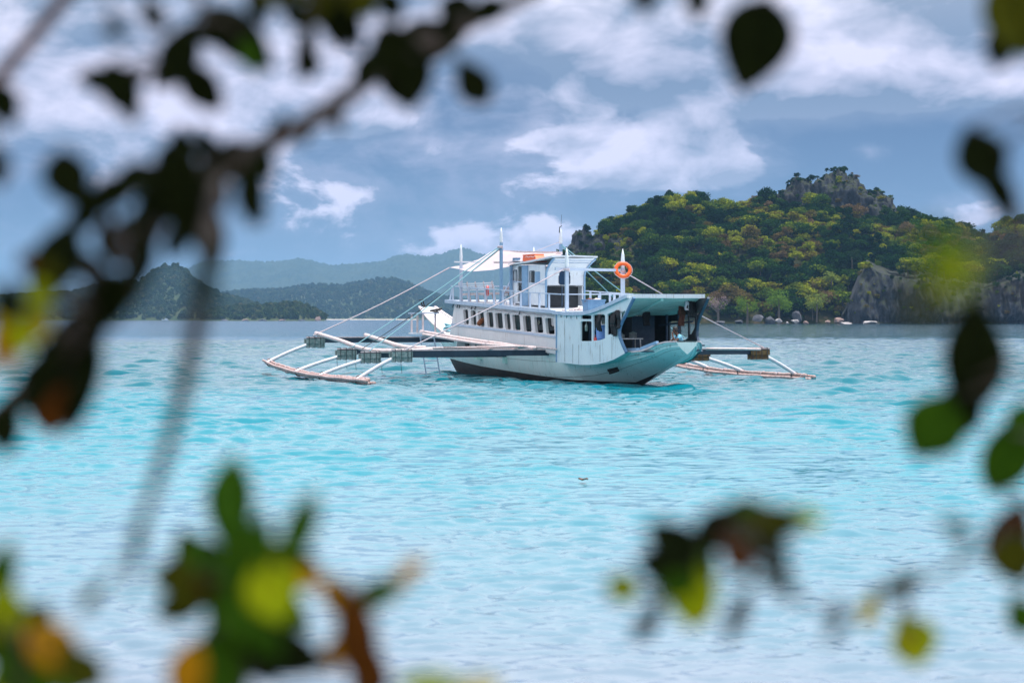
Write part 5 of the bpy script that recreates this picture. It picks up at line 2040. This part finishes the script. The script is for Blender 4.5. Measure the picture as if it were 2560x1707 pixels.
sw = -gt(-5.0) - .10
p = bl(1490, 786, t=-2.22)
garment((-gt(p.y) - .10, p.y, p.z), .34, .72, M['blackcloth'], 'black wetsuit hanging over the blue drum in the galley window', (0.1, 1, 0), True, 1)
p = bl(1523, 782, t=-2.1)
garment((-gt(p.y) - .10, p.y, p.z), .42, .98, M['blackcloth'], 'black wetsuit hanging in the sternmost galley window, nearer the bow of two', (0.14, 1, 0), True, 2)
p = bl(1538, 775, t=-1.95)
garment((-gt(p.y) - .08, p.y, p.z), .40, .78, M['blackcloth'], 'black wetsuit hanging in the sternmost galley window, nearer the stern of two', (0.16, 1, 0), True, 3)
p = bl(1733, 746, t=1.55)
garment((1.5, p.y, p.z), .42, .80, M['blackcloth'], 'black garment hanging at the right end of the stern canopy', (1, .4, 0), False, 4)
p = bl(1706, 762, t=1.45)
garment((1.4, p.y, p.z), .30, .9, M['redcloth'], 'dull maroon cloth hanging by the starboard stern post', (1, .7, 0), False, 5)
p = bl(1716, 752, t=1.2)
garment((1.2, p.y, p.z), .11, .40, M['whitecloth'], 'white rag hanging beside the black garment under the stern canopy', (1, .3, 0), False, 6)
p = bl(1616, 778, s=-6.2)
garment((p.x, -6.2, p.z), .26, .62, M['blackcloth'], 'dark jacket hanging from the middle of the canopy', (1, .1, 0), False, 7)

# blue drum and jerry can in the galley
p = bl(1503, 850, t=-1.75)
t = bthing('water_drum', (-1.70, p.y, 1.24), 'tall bright blue plastic drum standing in the galley window', 'drum')
MB().lathe((0, 0, 0), [(.24, 0), (.27, .04), (.27, .30), (.285, .32), (.285, .36), (.27, .38), (.27, .72), (.285, .74), (.285, .78), (.27, .80), (.27, 1.22), (.22, 1.32)], 20).build('body', M['bluepl'], t, True)
MB().lathe((0, 0, 1.322), [(.12, 0), (.12, .05)], 14).build('lid', M['white'], t)
p = bl(1500, 849, t=-1.95)
t = bthing('fuel_can', (-1.93, p.y + .5, p.z - .12), 'small red can on the sill of the galley window', 'can')
MB().hexa([(-.10, -.22, 0), (.10, -.22, 0), (.10, .22, 0), (-.10, .22, 0), (-.08, -.19, .22), (.08, -.19, .22), (.08, .19, .22), (-.08, .19, .22)]).build('body', M['red'], t)
MB().tube(smooth_pts([(0, -.12, .222), (0, -.1, .29), (0, .1, .29), (0, .12, .222)], 4), .02, 6).build('handle', M['red'], t)
p = bl(1466, 803, t=-2.0)
t = bthing('bottle', (-2.0, p.y, p.z - .42), 'clear greenish bottle hanging in the forward galley window', 'bottle')
MB().lathe((0, 0, 0), [(.05, 0), (.065, .02), (.065, .22), (.03, .30), (.025, .36)], 12).build('body', M['foam'], t, True)
MB().tube([(0, 0, .36), (0, 0, .52)], .01, 4).build('cord', M['ropew'], t)

# galley table with pots
t = bthing('galley_table', (-.35, -5.2, 1.25), 'dark table with worn metal top in the open galley', 'table')
MB().box((-.75, -.35, .70), (.75, .35, .75)).build('table_top', M['steel'], t)
for sx in (-.68, .68):
    for sy in (-.3, .3):
        MB().bar((sx, sy, 0), (sx * .94, sy * .9, .70), .045, .045, up=(0, 1, 0)).build('leg', M['steel'], t)
for i, (x, y, r, h) in enumerate(((-.45, 0, .15, .16), (-.05, .1, .12, .12), (.4, -.05, .17, .2))):
    mb = MB()
    mb.lathe((0, 0, 0), [(r * .9, 0), (r, .03), (r, h), (r * 1.08, h + .01), (r * 1.08, h + .025), (r * .3, h + .06), (.02, h + .10)], 16)
    o = mb.build('cooking_pot', M['steel'], None, True)
    o.location = (-.35 + x, -5.2 + y, 2.002)
    on_boat(o)
    tag(o, ['left metal pot on the galley table', 'smallest metal pot, in the middle of the galley table', 'largest metal pot, at the right of the galley table'][i], 'pot', 'pots on the galley table')
# brown bundle in the third window
p = bl(1205, 806, t=-1.98)
mb = MB()
mb.tube(smooth_pts([(.35, .2, .16), (.05, .05, .10), (-.12, 0, -.02), (-.2, -.02, -.12)], 4), [.10, .11, .115, .12, .12, .125, .125, .125, .12, .12, .11, .10, .08], 9)
o = mb.build('canvas_bag', M['brown'], None, True)
o.location = p
on_boat(o)
tag(o, 'brown canvas bundle sticking out of a cabin window near the bow', 'bag')


# ---------------- the person sitting at the stern
def skin_body(name, joints, edges, mat, parent, root=0, sub=2):
    me = bpy.data.meshes.new(name)
    me.from_pydata([j[0] for j in joints], edges, [])
    me.materials.append(mat)
    o = bpy.data.objects.new(name, me)
    o.parent = parent
    col.objects.link(o)
    md = o.modifiers.new('skin', 'SKIN')
    md.use_smooth_shade = True
    if not me.skin_vertices:
        bpy.context.view_layer.objects.active = o
        bpy.ops.mesh.customdata_skin_add()
    for i, j in enumerate(joints):
        sv = me.skin_vertices[0].data[i]
        r = j[1]
        sv.radius = r if isinstance(r, tuple) else (r, r)
        sv.use_root = (i == root)
    sb = o.modifiers.new('sub', 'SUBSURF')
    sb.levels = sb.render_levels = sub
    return o


pp = bl(1705, 858, t=.35)
ps = bthing('person', (.42, -9.35, 1.565), 'person in a light blue shirt sitting hunched at the stern, hand raised to mouth', 'person')
J, E = [], []


def jt(p, r, prev=None):
    J.append((p, r))
    if prev is not None:
        E.append((prev, len(J) - 1))
    return len(J) - 1


hip = jt((0, 0, .12), (.16, .13))
wst = jt((-.02, 0, .28), (.135, .11), hip)
chs = jt((-.10, 0, .48), (.15, .12), wst)
nck = jt((-.19, 0, .62), .055, chs)
hd0 = jt((-.245, 0, .70), .075, nck)
hd1 = jt((-.285, 0, .80), .098, hd0)
hd2 = jt((-.285, 0, .88), .078, hd1)
jt((-.385, 0, .775), .022, hd1)                      # nose and chin
jt((-.355, 0, .705), .040, hd0)
for sg in (-1, 1):
    sh_ = jt((-.11, sg * .19, .54), .062, chs)
    el_ = jt((-.36, sg * .24, .34), .046, sh_)
    if sg < 0:                                       # hand raised to the mouth
        wr = jt((-.43, sg * .10, .55), .032, el_)
        pm = jt((-.425, sg * .06, .63), (.040, .02), wr)
        tips = [((-.415 - .008 * k, sg * (.085 - .024 * k), .70), (-.385, sg * (.075 - .022 * k), .725 + .006 * (k == 1))) for k in range(4)]
        th = ((-.40, sg * .015, .64), (-.385, sg * .005, .68))
    else:                                            # other forearm rests on the knee
        wr = jt((-.56, sg * .17, .24), .032, el_)
        pm = jt((-.63, sg * .165, .225), (.042, .02), wr)
        tips = [((-.70, sg * (.20 - .024 * k), .215), (-.735, sg * (.20 - .024 * k), .18)) for k in range(4)]
        th = ((-.65, sg * .115, .20), (-.68, sg * .105, .175))
    for a, b in tips + [th]:
        q = jt(a, .0095, pm)
        jt(b, .008, q)
    kn = jt((-.46, sg * .15, .15), .075, hip)
    an_ = jt((-.44, sg * .15, -.02), .05, kn)
    jt((-.56, sg * .16, -.05), .035, an_)
skin_body('body', J, E, M['skin'], ps)
JS = [((0, 0, .10), (.175, .145)), ((-.02, 0, .28), (.155, .13)), ((-.10, 0, .48), (.172, .14)), ((-.165, 0, .60), .085),
      ((-.11, .19, .54), .08), ((-.25, .225, .43), .072), ((-.11, -.19, .54), .08), ((-.25, -.225, .43), .072)]
skin_body('shirt', JS, [(0, 1), (1, 2), (2, 3), (2, 4), (4, 5), (2, 6), (6, 7)], M['shirt'], ps, 1)
skin_body('shorts', [((.02, 0, .10), (.165, .15)), ((-.20, .12, .13), .10), ((-.40, .15, .15), .092), ((-.20, -.12, .13), .10), ((-.40, -.15, .15), .092)], [(0, 1), (1, 2), (0, 3), (3, 4)], M['shorts'], ps, 0)
hm = MB()
rows = []
for i in range(9):
    e = math.pi / 2 * (1 - i / 8 * 1.25)
    r = []
    for j in range(17):
        a = 2 * math.pi * j / 16
        cut = .55 if math.cos(a) < -.55 and i > 5 else 1
        r.append((-.268 + .128 * math.cos(e) * math.cos(a) * (cut if cut < 1 else 1), .115 * math.cos(e) * math.sin(a), .80 + .155 * math.sin(e) + .006 * math.sin(j * 5 + i * 3)))
    rows.append(r)
hm.grid(rows)
hm.build('hair', M['hair'], ps, True)

# ---------------- leaf drifting on the near water
lp = at(1458, 1207, 41.7)
mb = MB()
rows = [[(-.06 * math.sin(math.pi * min(1, i / 8 + .02)) * (1 - 2 * j / 4), -.09 + .18 * i / 8, .012 + .012 * abs(j - 2) + .01 * math.sin(i)) for j in range(5)] for i in range(9)]
mb.slab(rows, (0, 0, -.004))
o = mb.build('drifting_leaf', M['brown'], None, True)
o.location = (lp.x, lp.y, .045)
o.rotation_euler = (0, 0, 1.2)
tag(o, 'small orange-brown leaf drifting on the water in front of the boat', 'leaf')


# ================================================================== NEAR BRANCHES (out of focus, two to three metres from the camera)
def leaf_mat(name, c1, c2, tr=0.4):
    m = bpy.data.materials.new(name)
    m.use_nodes = True
    w = NT(m.node_tree)
    w.n.clear()
    out = w.new('ShaderNodeOutputMaterial')
    tc = w.new('ShaderNodeTexCoord')
    n = w.noise(tc.outputs['Object'], 2.4, 4, 0.6)
    c = w.mix(w.smooth(n, .35, .65), c1, c2)
    p = w.new('ShaderNodeBsdfPrincipled')
    w.l.new(c, p.inputs['Base Color'])
    p.inputs['Roughness'].default_value = 0.55
    p.inputs['Specular IOR Level'].default_value = 0.03
    t = w.new('ShaderNodeBsdfTranslucent')
    w.l.new(c, t.inputs[0])
    mx = w.new('ShaderNodeMixShader')
    mx.inputs[0].default_value = tr
    w.l.new(p.outputs[0], mx.inputs[1])
    w.l.new(t.outputs[0], mx.inputs[2])
    w.l.new(mx.outputs[0], out.inputs[0])
    return m


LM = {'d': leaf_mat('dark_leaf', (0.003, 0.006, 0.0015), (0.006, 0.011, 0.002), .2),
      'g': leaf_mat('green_leaf', (0.022, 0.070, 0.005), (0.040, 0.11, 0.006), .4),
      'o': leaf_mat('olive_leaf', (0.030, 0.040, 0.004), (0.070, 0.080, 0.006), .4),
      'l': leaf_mat('lime_leaf', (0.22, 0.32, 0.006), (0.36, 0.42, 0.008), .5),
      'y': leaf_mat('yellow_leaf', (0.38, 0.36, 0.006), (0.46, 0.38, 0.006), .5),
      'a': leaf_mat('amber_leaf', (0.34, 0.18, 0.008), (0.42, 0.24, 0.008), .5),
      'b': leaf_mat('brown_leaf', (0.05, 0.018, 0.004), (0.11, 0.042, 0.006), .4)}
LNAME = {'d': 'dark green', 'g': 'green', 'o': 'olive', 'l': 'lime green', 'y': 'yellow', 'a': 'amber', 'b': 'rusty brown'}
VK = 2560 / 2352.0


def near(vx, vy, d):
    return at(vx * VK, vy * VK, d)


def leaf_mesh(kind):
    """obovate leathery leaf, unit length, folded a little along the midrib"""
    NL, NW = 9, 6
    rows = []
    for i in range(NL + 1):
        u = i / NL
        hw = (0.5 * math.sin(math.pi * min(1, u ** (1.25 if kind == 0 else 1.0 if kind == 1 else 0.85))) ** 0.8) if 0 < u < 1 else 0.015
        r = []
        for j in range(NW + 1):
            q = 2 * j / NW - 1
            r.append((hw * q, u, 0.10 * abs(q) * hw * 2 - 0.16 * u * u * (1 if kind != 1 else -.6) + 0.02 * math.sin(u * 7 + q * 2)))
        rows.append(r)
    mb = MB()
    mb.slab(rows, (0, 0, -0.006))
    me = bpy.data.meshes.new('leaf')
    me.from_pydata(mb.v, [], mb.f)
    bm = bmesh.new()
    bm.from_mesh(me)
    bmesh.ops.recalc_face_normals(bm, faces=bm.faces)
    bm.to_mesh(me)
    bm.free()
    me.polygons.foreach_set('use_smooth', [True] * len(me.polygons))
    return me


LEAF = {(k, c): None for k in range(3) for c in LM}
for k in range(3):
    base_me = leaf_mesh(k)
    for c in LM:
        me = base_me.copy()
        me.name = 'leaf'
        me.materials.append(LM[c])
        LEAF[(k, c)] = me
grnd = random.Random(12)


def branch(root, pts, leaves, mat='nearbark', rb=None):
    """pts: (vx, vy, width px, depth); leaves: (vx, vy, length, width, angle, colour[, depth])"""
    P = [near(p[0], p[1], p[3]) for p in pts]
    rs = [p[2] * VK / FPX * p[3] / 2 for p in pts]
    n = 5
    S = smooth_pts(P, n)
    RS = list(np.interp(np.linspace(0, len(rs) - 1, len(S)), range(len(rs)), rs))
    base = root.location
    mb = MB()
    mb.tube([p - base for p in S], RS, 9)
    twigs = []
    objs = []
    for L in leaves:
        vx, vy, ln, wd, ang, c = L[:6]
        d = L[6] if len(L) > 6 else min(pts, key=lambda p: (p[0] - vx) ** 2 + (p[1] - vy) ** 2)[3] + grnd.uniform(-.12, .12)
        a = R(ang)
        sc = VK / FPX * d
        ln, wd = ln * 1.18, wd * 1.36
        tip = Vector((math.cos(a), grnd.uniform(-.25, .25), math.sin(a))).normalized()
        nrm = Vector((grnd.uniform(-.35, .35), -1, grnd.uniform(.25, 1.1) if c in 'lyag' else grnd.uniform(-.1, .4)))
        nrm = (nrm - tip * nrm.dot(tip)).normalized()
        side = tip.cross(nrm)
        cpt = near(vx, vy, d)
        b0 = cpt - tip * (ln * sc * .5)
        M4 = Matrix((side.to_4d(), tip.to_4d(), nrm.to_4d(), Vector((0, 0, 0, 1)))).transposed()
        for i in range(3):
            M4[3][i] = 0
        M4 = Matrix.Translation(b0 - base) @ M4 @ Matrix.Diagonal((wd * sc, ln * sc, ln * sc, 1))
        objs.append((LEAF[(grnd.randrange(3), c)], M4))
        q = min(S, key=lambda p: (p - b0).length)
        if (q - b0).length > .004:
            mid = q.lerp(b0, .5) + Vector((0, 0, .012))
            mb.tube([q - base, mid - base, b0 + tip * .004 - base], [.0034, .0026, .0018], 5)
    br = mb.build('branch', M[mat] if rb is None else rb, root, True)
    for me, M4 in objs:
        o = bpy.data.objects.new('leaf', me)
        o.parent = br
        o.matrix_local = M4
        col.objects.link(o)
    return br


M['twig'] = paint('reddish_twig', (0.040, 0.018, 0.017), (0.06, 0.028, 0.026), 0.8, 30)
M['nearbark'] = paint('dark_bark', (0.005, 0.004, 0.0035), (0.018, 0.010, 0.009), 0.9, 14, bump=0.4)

# ---- the tree on the left, its crown roofs over the camera
TB = Vector((-1.75, 2.3, 0.95))
tree = empty('beach_tree', TB)
tag(tree, 'dark leafy beach tree reaching in from the left, blurred close to the camera', 'tree')
st_ = near(-60, 1010, 2.55)
tr = MB()
tr.tube([p - TB for p in smooth_pts([TB + V(0, 0, -.4), TB + V(.10, .05, .8), TB + V(.35, .1, 1.6), TB + V(.45, .0, 2.5), TB + V(.9, -.3, 3.3)], 5)], [.13] * 6 + [.11] * 5 + [.09] * 5 + [.06] * 5, 10)
tr.tube([p - TB for p in smooth_pts([TB + V(.30, .1, 1.45), st_ + V(-.35, 0, -.05), st_], 5)], [.05] * 4 + [.035] * 4 + [.014] * 3, 8)
tr.build('trunk', M['bark'], tree, True)
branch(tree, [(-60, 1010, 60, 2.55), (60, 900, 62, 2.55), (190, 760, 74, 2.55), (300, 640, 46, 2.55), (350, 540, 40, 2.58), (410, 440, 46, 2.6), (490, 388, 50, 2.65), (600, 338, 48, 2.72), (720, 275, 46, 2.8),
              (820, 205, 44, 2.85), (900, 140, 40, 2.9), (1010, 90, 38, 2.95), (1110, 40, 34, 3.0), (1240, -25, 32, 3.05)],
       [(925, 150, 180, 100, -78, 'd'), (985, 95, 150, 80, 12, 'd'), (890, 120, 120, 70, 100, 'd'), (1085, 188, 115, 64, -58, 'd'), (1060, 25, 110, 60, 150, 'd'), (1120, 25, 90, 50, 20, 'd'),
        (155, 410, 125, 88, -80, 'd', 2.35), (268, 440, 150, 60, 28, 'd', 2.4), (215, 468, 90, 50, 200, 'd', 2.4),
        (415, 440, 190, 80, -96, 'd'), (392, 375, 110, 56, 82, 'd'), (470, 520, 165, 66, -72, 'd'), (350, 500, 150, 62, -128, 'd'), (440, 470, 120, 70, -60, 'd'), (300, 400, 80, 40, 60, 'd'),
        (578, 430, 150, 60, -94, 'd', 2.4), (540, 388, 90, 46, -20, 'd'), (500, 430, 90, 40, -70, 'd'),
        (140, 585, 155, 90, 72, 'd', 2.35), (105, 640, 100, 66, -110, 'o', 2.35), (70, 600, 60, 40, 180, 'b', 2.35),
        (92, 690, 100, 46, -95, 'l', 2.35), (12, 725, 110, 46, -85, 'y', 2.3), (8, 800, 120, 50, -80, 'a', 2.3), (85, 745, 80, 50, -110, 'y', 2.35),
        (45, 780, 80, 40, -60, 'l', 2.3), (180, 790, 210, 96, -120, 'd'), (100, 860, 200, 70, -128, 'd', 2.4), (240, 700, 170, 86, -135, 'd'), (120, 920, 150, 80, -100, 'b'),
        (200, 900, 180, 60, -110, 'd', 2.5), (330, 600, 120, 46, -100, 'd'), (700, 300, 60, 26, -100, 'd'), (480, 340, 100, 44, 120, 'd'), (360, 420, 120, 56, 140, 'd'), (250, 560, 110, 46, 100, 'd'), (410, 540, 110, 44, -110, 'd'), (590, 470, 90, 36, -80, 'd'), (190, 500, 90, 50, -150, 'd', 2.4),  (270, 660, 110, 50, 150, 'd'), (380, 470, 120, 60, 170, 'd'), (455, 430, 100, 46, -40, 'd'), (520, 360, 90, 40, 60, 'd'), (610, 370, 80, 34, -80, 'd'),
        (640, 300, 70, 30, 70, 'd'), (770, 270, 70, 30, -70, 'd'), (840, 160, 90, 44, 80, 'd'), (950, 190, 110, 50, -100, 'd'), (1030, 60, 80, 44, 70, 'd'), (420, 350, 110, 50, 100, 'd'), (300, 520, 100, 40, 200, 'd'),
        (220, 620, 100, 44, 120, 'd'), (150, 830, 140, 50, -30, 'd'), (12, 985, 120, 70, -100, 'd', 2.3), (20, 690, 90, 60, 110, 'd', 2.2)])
branch(tree, [(190, -50, 34, 2.9), (140, 5, 34, 2.9), (80, 80, 35, 2.9), (10, 165, 35, 2.9), (-70, 260, 36, 2.9)],
       [(8, 240, 100, 62, -70, 'd', 2.5), (-5, 380, 90, 50, -80, 'd', 2.5), (265, 62, 60, 44, -90, 'd', 2.2)], 'twig')
branch(tree, [(505, 415, 30, 2.4), (482, 560, 42, 2.25), (456, 720, 46, 2.2), (428, 860, 44, 2.2), (392, 1000, 36, 2.2), (346, 1140, 28, 2.2), (312, 1250, 20, 2.2), (300, 1340, 10, 2.2), (296, 1400, 6, 2.2)],
       [(470, 640, 150, 40, -92, 'd', 2.0), (318, 1240, 110, 34, -105, 'd', 2.1), (215, 1370, 90, 30, -130, 'o', 2.1)])
branch(tree, [(330, -90, 22, 2.7), (430, -40, 22, 2.7), (470, 40, 18, 2.7), (440, 90, 14, 2.7), (410, 140, 9, 2.7)],
       [(548, 88, 190, 80, -38, 'd'), (500, 68, 130, 66, 10, 'd'), (415, 120, 150, 76, -112, 'd'), (462, 200, 130, 66, -48, 'd'), (575, 130, 80, 40, -70, 'g'),
        (280, 205, 130, 70, -62, 'd'), (228, 185, 100, 48, 165, 'd'), (305, 185, 80, 46, 20, 'd'), (300, 250, 60, 34, -80, 'd'), (390, 170, 90, 50, -130, 'd'), (350, 30, 90, 44, -60, 'd')])
branch(tree, [(560, -80, 22, 2.75), (700, -40, 22, 2.75), (800, -30, 22, 2.75), (930, -40, 20, 2.8), (1060, -30, 18, 2.85)],
       [(770, 30, 150, 74, -80, 'd'), (702, 108, 140, 36, -100, 'd'), (830, -5, 90, 60, -70, 'o'), (640, -8, 120, 44, 8, 'o'), (735, 10, 100, 56, -120, 'o'), (800, 60, 110, 50, -70, 'd'), (680, 30, 90, 44, -60, 'd'), (590, 10, 90, 40, -70, 'd'), (712, 150, 60, 42, -95, 'd'), (900, 10, 70, 50, -60, 'd')])

# roof of leaves above the frame
g = random.Random(77)
vs, fs = [], []
for _ in range(1500):
    p = Vector((g.uniform(-2.2, 2.0), g.uniform(0.8, 4.0), g.uniform(3.72, 4.8)))
    if mnoise.noise(p * 1.3) < -0.12:
        continue
    d = Vector((g.gauss(0, 1), g.gauss(0, 1), g.gauss(0, .6))).normalized()
    nrm = Vector((g.gauss(0, .5), g.gauss(0, .5), 1)).normalized()
    sd_ = d.cross(nrm).normalized()
    l, w_ = g.uniform(.07, .12), g.uniform(.035, .06)
    k = len(vs)
    vs += [p - d * l * .5 - TB, p + sd_ * w_ * .5 - TB, p + d * l * .5 - TB, p - sd_ * w_ * .5 - TB]
    fs.append((k, k + 1, k + 2, k + 3))
mb = MB()
mb.add(vs, fs)
o = mb.build('crown', LM['g'], tree)
o['kind'] = 'stuff'
mb = MB()
for _ in range(14):
    a, b = Vector((g.uniform(-1.2, -.6), g.uniform(1.5, 2.3), 4.1)), Vector((g.uniform(-2.2, 2), g.uniform(.9, 3.9), g.uniform(3.85, 4.6)))
    mb.tube([TB + V(.9, -.3, 3.25) - TB, a - TB, b - TB], [.03, .02, .006], 6)
mb.build('limb', M['bark'], tree, True)

# ---- the tree on the right
TB2 = Vector((1.9, 2.5, 0.9))
tree2 = empty('beach_tree', TB2)
tag(tree2, 'leafy tree standing right of the frame, a few blurred dark leaves hang into view', 'tree')
tr = MB()
tr.tube([p - TB2 for p in smooth_pts([TB2 + V(0, 0, -.4), TB2 + V(-.1, 0, 1.0), TB2 + V(-.35, .1, 2.0), TB2 + V(-.6, 0, 2.75)], 5)], [.09] * 5 + [.07] * 5 + [.045] * 6, 9)
tr.build('trunk', M['bark'], tree2, True)
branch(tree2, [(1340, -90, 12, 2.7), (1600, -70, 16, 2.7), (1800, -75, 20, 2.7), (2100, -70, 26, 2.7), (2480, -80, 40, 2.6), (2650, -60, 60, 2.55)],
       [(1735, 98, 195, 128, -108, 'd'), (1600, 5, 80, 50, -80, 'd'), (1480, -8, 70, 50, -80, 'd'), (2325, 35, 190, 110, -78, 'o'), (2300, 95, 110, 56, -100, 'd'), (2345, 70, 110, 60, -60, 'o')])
branch(tree2, [(2650, -20, 50, 2.55), (2480, 180, 34, 2.55), (2440, 420, 30, 2.5), (2425, 700, 26, 2.5), (2420, 950, 22, 2.5), (2425, 1200, 16, 2.5)],
       [(2252, 365, 140, 92, -68, 'd', 2.6), (2298, 445, 150, 50, -62, 'd', 2.6), (2225, 825, 240, 118, -96, 'd', 2.7), (2148, 975, 150, 108, -122, 'g', 2.7), (2205, 935, 130, 90, -110, 'd', 2.7),
        (2325, 1035, 190, 90, 62, 'g', 2.9), (2182, 610, 120, 90, -60, 'l', 1.35), (2150, 570, 100, 70, 140, 'g', 1.35), (2120, 700, 90, 70, -100, 'o', 1.3), (2345, 960, 80, 50, 60, 'g', 2.9)])

# ---- shrub on the lower left
SB = Vector((-0.33, 2.15, 1.02))
shrub = empty('beach_shrub', SB)
tag(shrub, 'blurred shrub with green, lime and rusty leaves on the lower left', 'shrub')
branch(shrub, [(560, 4300, 40, 2.3), (545, 2600, 34, 2.3), (540, 1800, 26, 2.3), (560, 1600, 22, 2.3), (580, 1450, 20, 2.3), (600, 1350, 18, 2.3), (600, 1290, 10, 2.3)],
       [(530, 1165, 220, 84, 92, 'g'), (690, 1215, 165, 56, 68, 'g'), (436, 1268, 110, 62, 110, 'o'), (615, 1310, 150, 120, 60, 'l'), (560, 1300, 150, 90, 120, 'g'), (680, 1300, 90, 70, -50, 'd'),
        (440, 1340, 170, 70, 165, 'o'), (500, 1370, 180, 60, -30, 'b'), (570, 1430, 200, 70, -45, 'g'), (655, 1500, 190, 90, -15, 'd'), (620, 1360, 130, 100, -70, 'l'), (400, 1325, 100, 70, 190, 'o'),
        (490, 1535, 170, 110, -80, 'g'), (432, 1540, 130, 70, -100, 'a'), (700, 1330, 90, 50, -10, 'a'), (600, 1250, 140, 60, 80, 'g'), (480, 1290, 130, 70, 130, 'g'), (650, 1400, 130, 70, -30, 'g'), (540, 1480, 140, 80, -110, 'o'), (600, 1500, 140, 80, -60, 'd'), (420, 1390, 120, 60, 200, 'o'), (660, 1340, 110, 70, 20, 'g'), (520, 1420, 130, 70, -80, 'g')])
branch(shrub, [(860, 4300, 40, 2.25), (850, 2600, 30, 2.25), (860, 1800, 24, 2.25), (840, 1600, 18, 2.25), (810, 1450, 16, 2.25), (770, 1360, 12, 2.25), (730, 1325, 8, 2.25)],
       [(822, 1475, 220, 74, -82, 'b'), (850, 1550, 130, 70, -100, 'b'), (775, 1370, 120, 60, -50, 'a'), (880, 1360, 120, 52, 30, 'g'), (940, 1312, 90, 36, 40, 'a'), (770, 1500, 90, 40, -100, 'a')])
branch(shrub, [(60, 4300, 40, 2.2), (40, 2600, 30, 2.2), (40, 1800, 24, 2.2), (40, 1600, 20, 2.2), (50, 1500, 14, 2.2)],
       [(5, 1330, 160, 60, 85, 'g'), (20, 1470, 200, 100, 110, 'o'), (60, 1540, 160, 120, -60, 'g'), (128, 1490, 140, 80, -35, 'a'), (180, 1530, 130, 76, -40, 'o'), (30, 1560, 140, 80, 20, 'l'), (110, 1550, 100, 70, -20, 'b'), (70, 1450, 130, 80, 60, 'g'), (15, 1400, 130, 70, 100, 'l'), (150, 1560, 120, 70, -20, 'g')])

# ---- shrub on the lower right
SB2 = Vector((0.85, 2.3, 0.98))
shrub2 = empty('beach_shrub', SB2)
tag(shrub2, 'thin twigs with lime and dark leaves, blurred on the lower right', 'shrub')
branch(shrub2, [(3200, 4300, 40, 2.45), (2900, 2400, 30, 2.45), (2560, 1400, 20, 2.45), (2350, 1220, 16, 2.45), (2260, 1260, 14, 2.45), (2150, 1320, 12, 2.45), (2010, 1380, 10, 2.45), (1900, 1410, 8, 2.45)],
       [(2310, 1225, 150, 84, 70, 'b'), (2325, 1275, 120, 86, -70, 'o'), (2195, 1212, 80, 34, 150, 'd', 2.2), (2060, 1345, 110, 36, 25, 'o'), (1995, 1405, 70, 36, -105, 'y'),
        (2100, 1475, 110, 84, -75, 'l', 2.6), (2085, 1450, 80, 50, 110, 'y', 2.6), (2345, 1412, 90, 64, -60, 'g', 2.6), (1920, 1440, 80, 26, -120, 'd', 2.1)])
branch(shrub2, [(1900, 1410, 8, 2.45), (1800, 1350, 9, 2.35), (1700, 1260, 12, 2.3), (1640, 1240, 14, 2.3), (1560, 1330, 10, 2.3), (1500, 1420, 6, 2.3)],
       [(1545, 1250, 130, 92, 130, 'd'), (1620, 1235, 130, 60, 20, 'd'), (1690, 1195, 110, 56, 60, 'd'), (1775, 1200, 150, 64, 5, 'o'), (1760, 1190, 90, 46, 160, 'l'), (1590, 1300, 130, 80, -60, 'd'),
        (1590, 1365, 130, 90, -95, 'l'), (1560, 1340, 90, 60, 200, 'g'), (1435, 1350, 80, 62, 160, 'o'), (1430, 1355, 60, 40, 150, 'l'), (1490, 1425, 110, 36, -125, 'd'), (1690, 1410, 130, 34, -118, 'd'),
        (1785, 1265, 110, 44, -80, 'd', 2.1), (1800, 1340, 90, 40, -60, 'd', 2.0), (1690, 1270, 110, 50, -60, 'b'), (1640, 1200, 110, 50, 40, 'd'), (1720, 1180, 100, 50, 20, 'g'), (1830, 1195, 110, 46, 10, 'l'), (1600, 1400, 90, 60, -100, 'y'), (1520, 1300, 110, 70, 160, 'd'), (1580, 1270, 110, 70, -40, 'g'), (1740, 1230, 90, 50, -80, 'd')])
branch(shrub2, [(1250, 4300, 30, 2.1), (1150, 2300, 20, 2.1), (1060, 1720, 12, 2.1), (1020, 1620, 8, 2.1)],
       [(990, 1575, 150, 50, 170, 'l'), (1090, 1590, 110, 50, 20, 'y')])


# ================================================================== HAZE
def build_haze():
    mb = MB()
    mb.box((-11000, -120, -5.0), (11000, 19500, 430))
    o = mb.build('haze', None)
    m = bpy.data.materials.new('sea_haze')
    m.use_nodes = True
    w = NT(m.node_tree)
    w.n.clear()
    out = w.new('ShaderNodeOutputMaterial')
    v = w.new('ShaderNodeVolumePrincipled')
    v.inputs['Color'].default_value = (0.32, 0.62, 1.0, 1)
    v.inputs['Density'].default_value = HAZE
    v.inputs['Anisotropy'].default_value = 0.1
    w.l.new(v.outputs[0], out.inputs['Volume'])
    o.data.materials.append(m)
    tag(o, 'thin blue sea haze over the bay', 'haze', kind='stuff')


HAZE = 0.45e-4
build_haze()
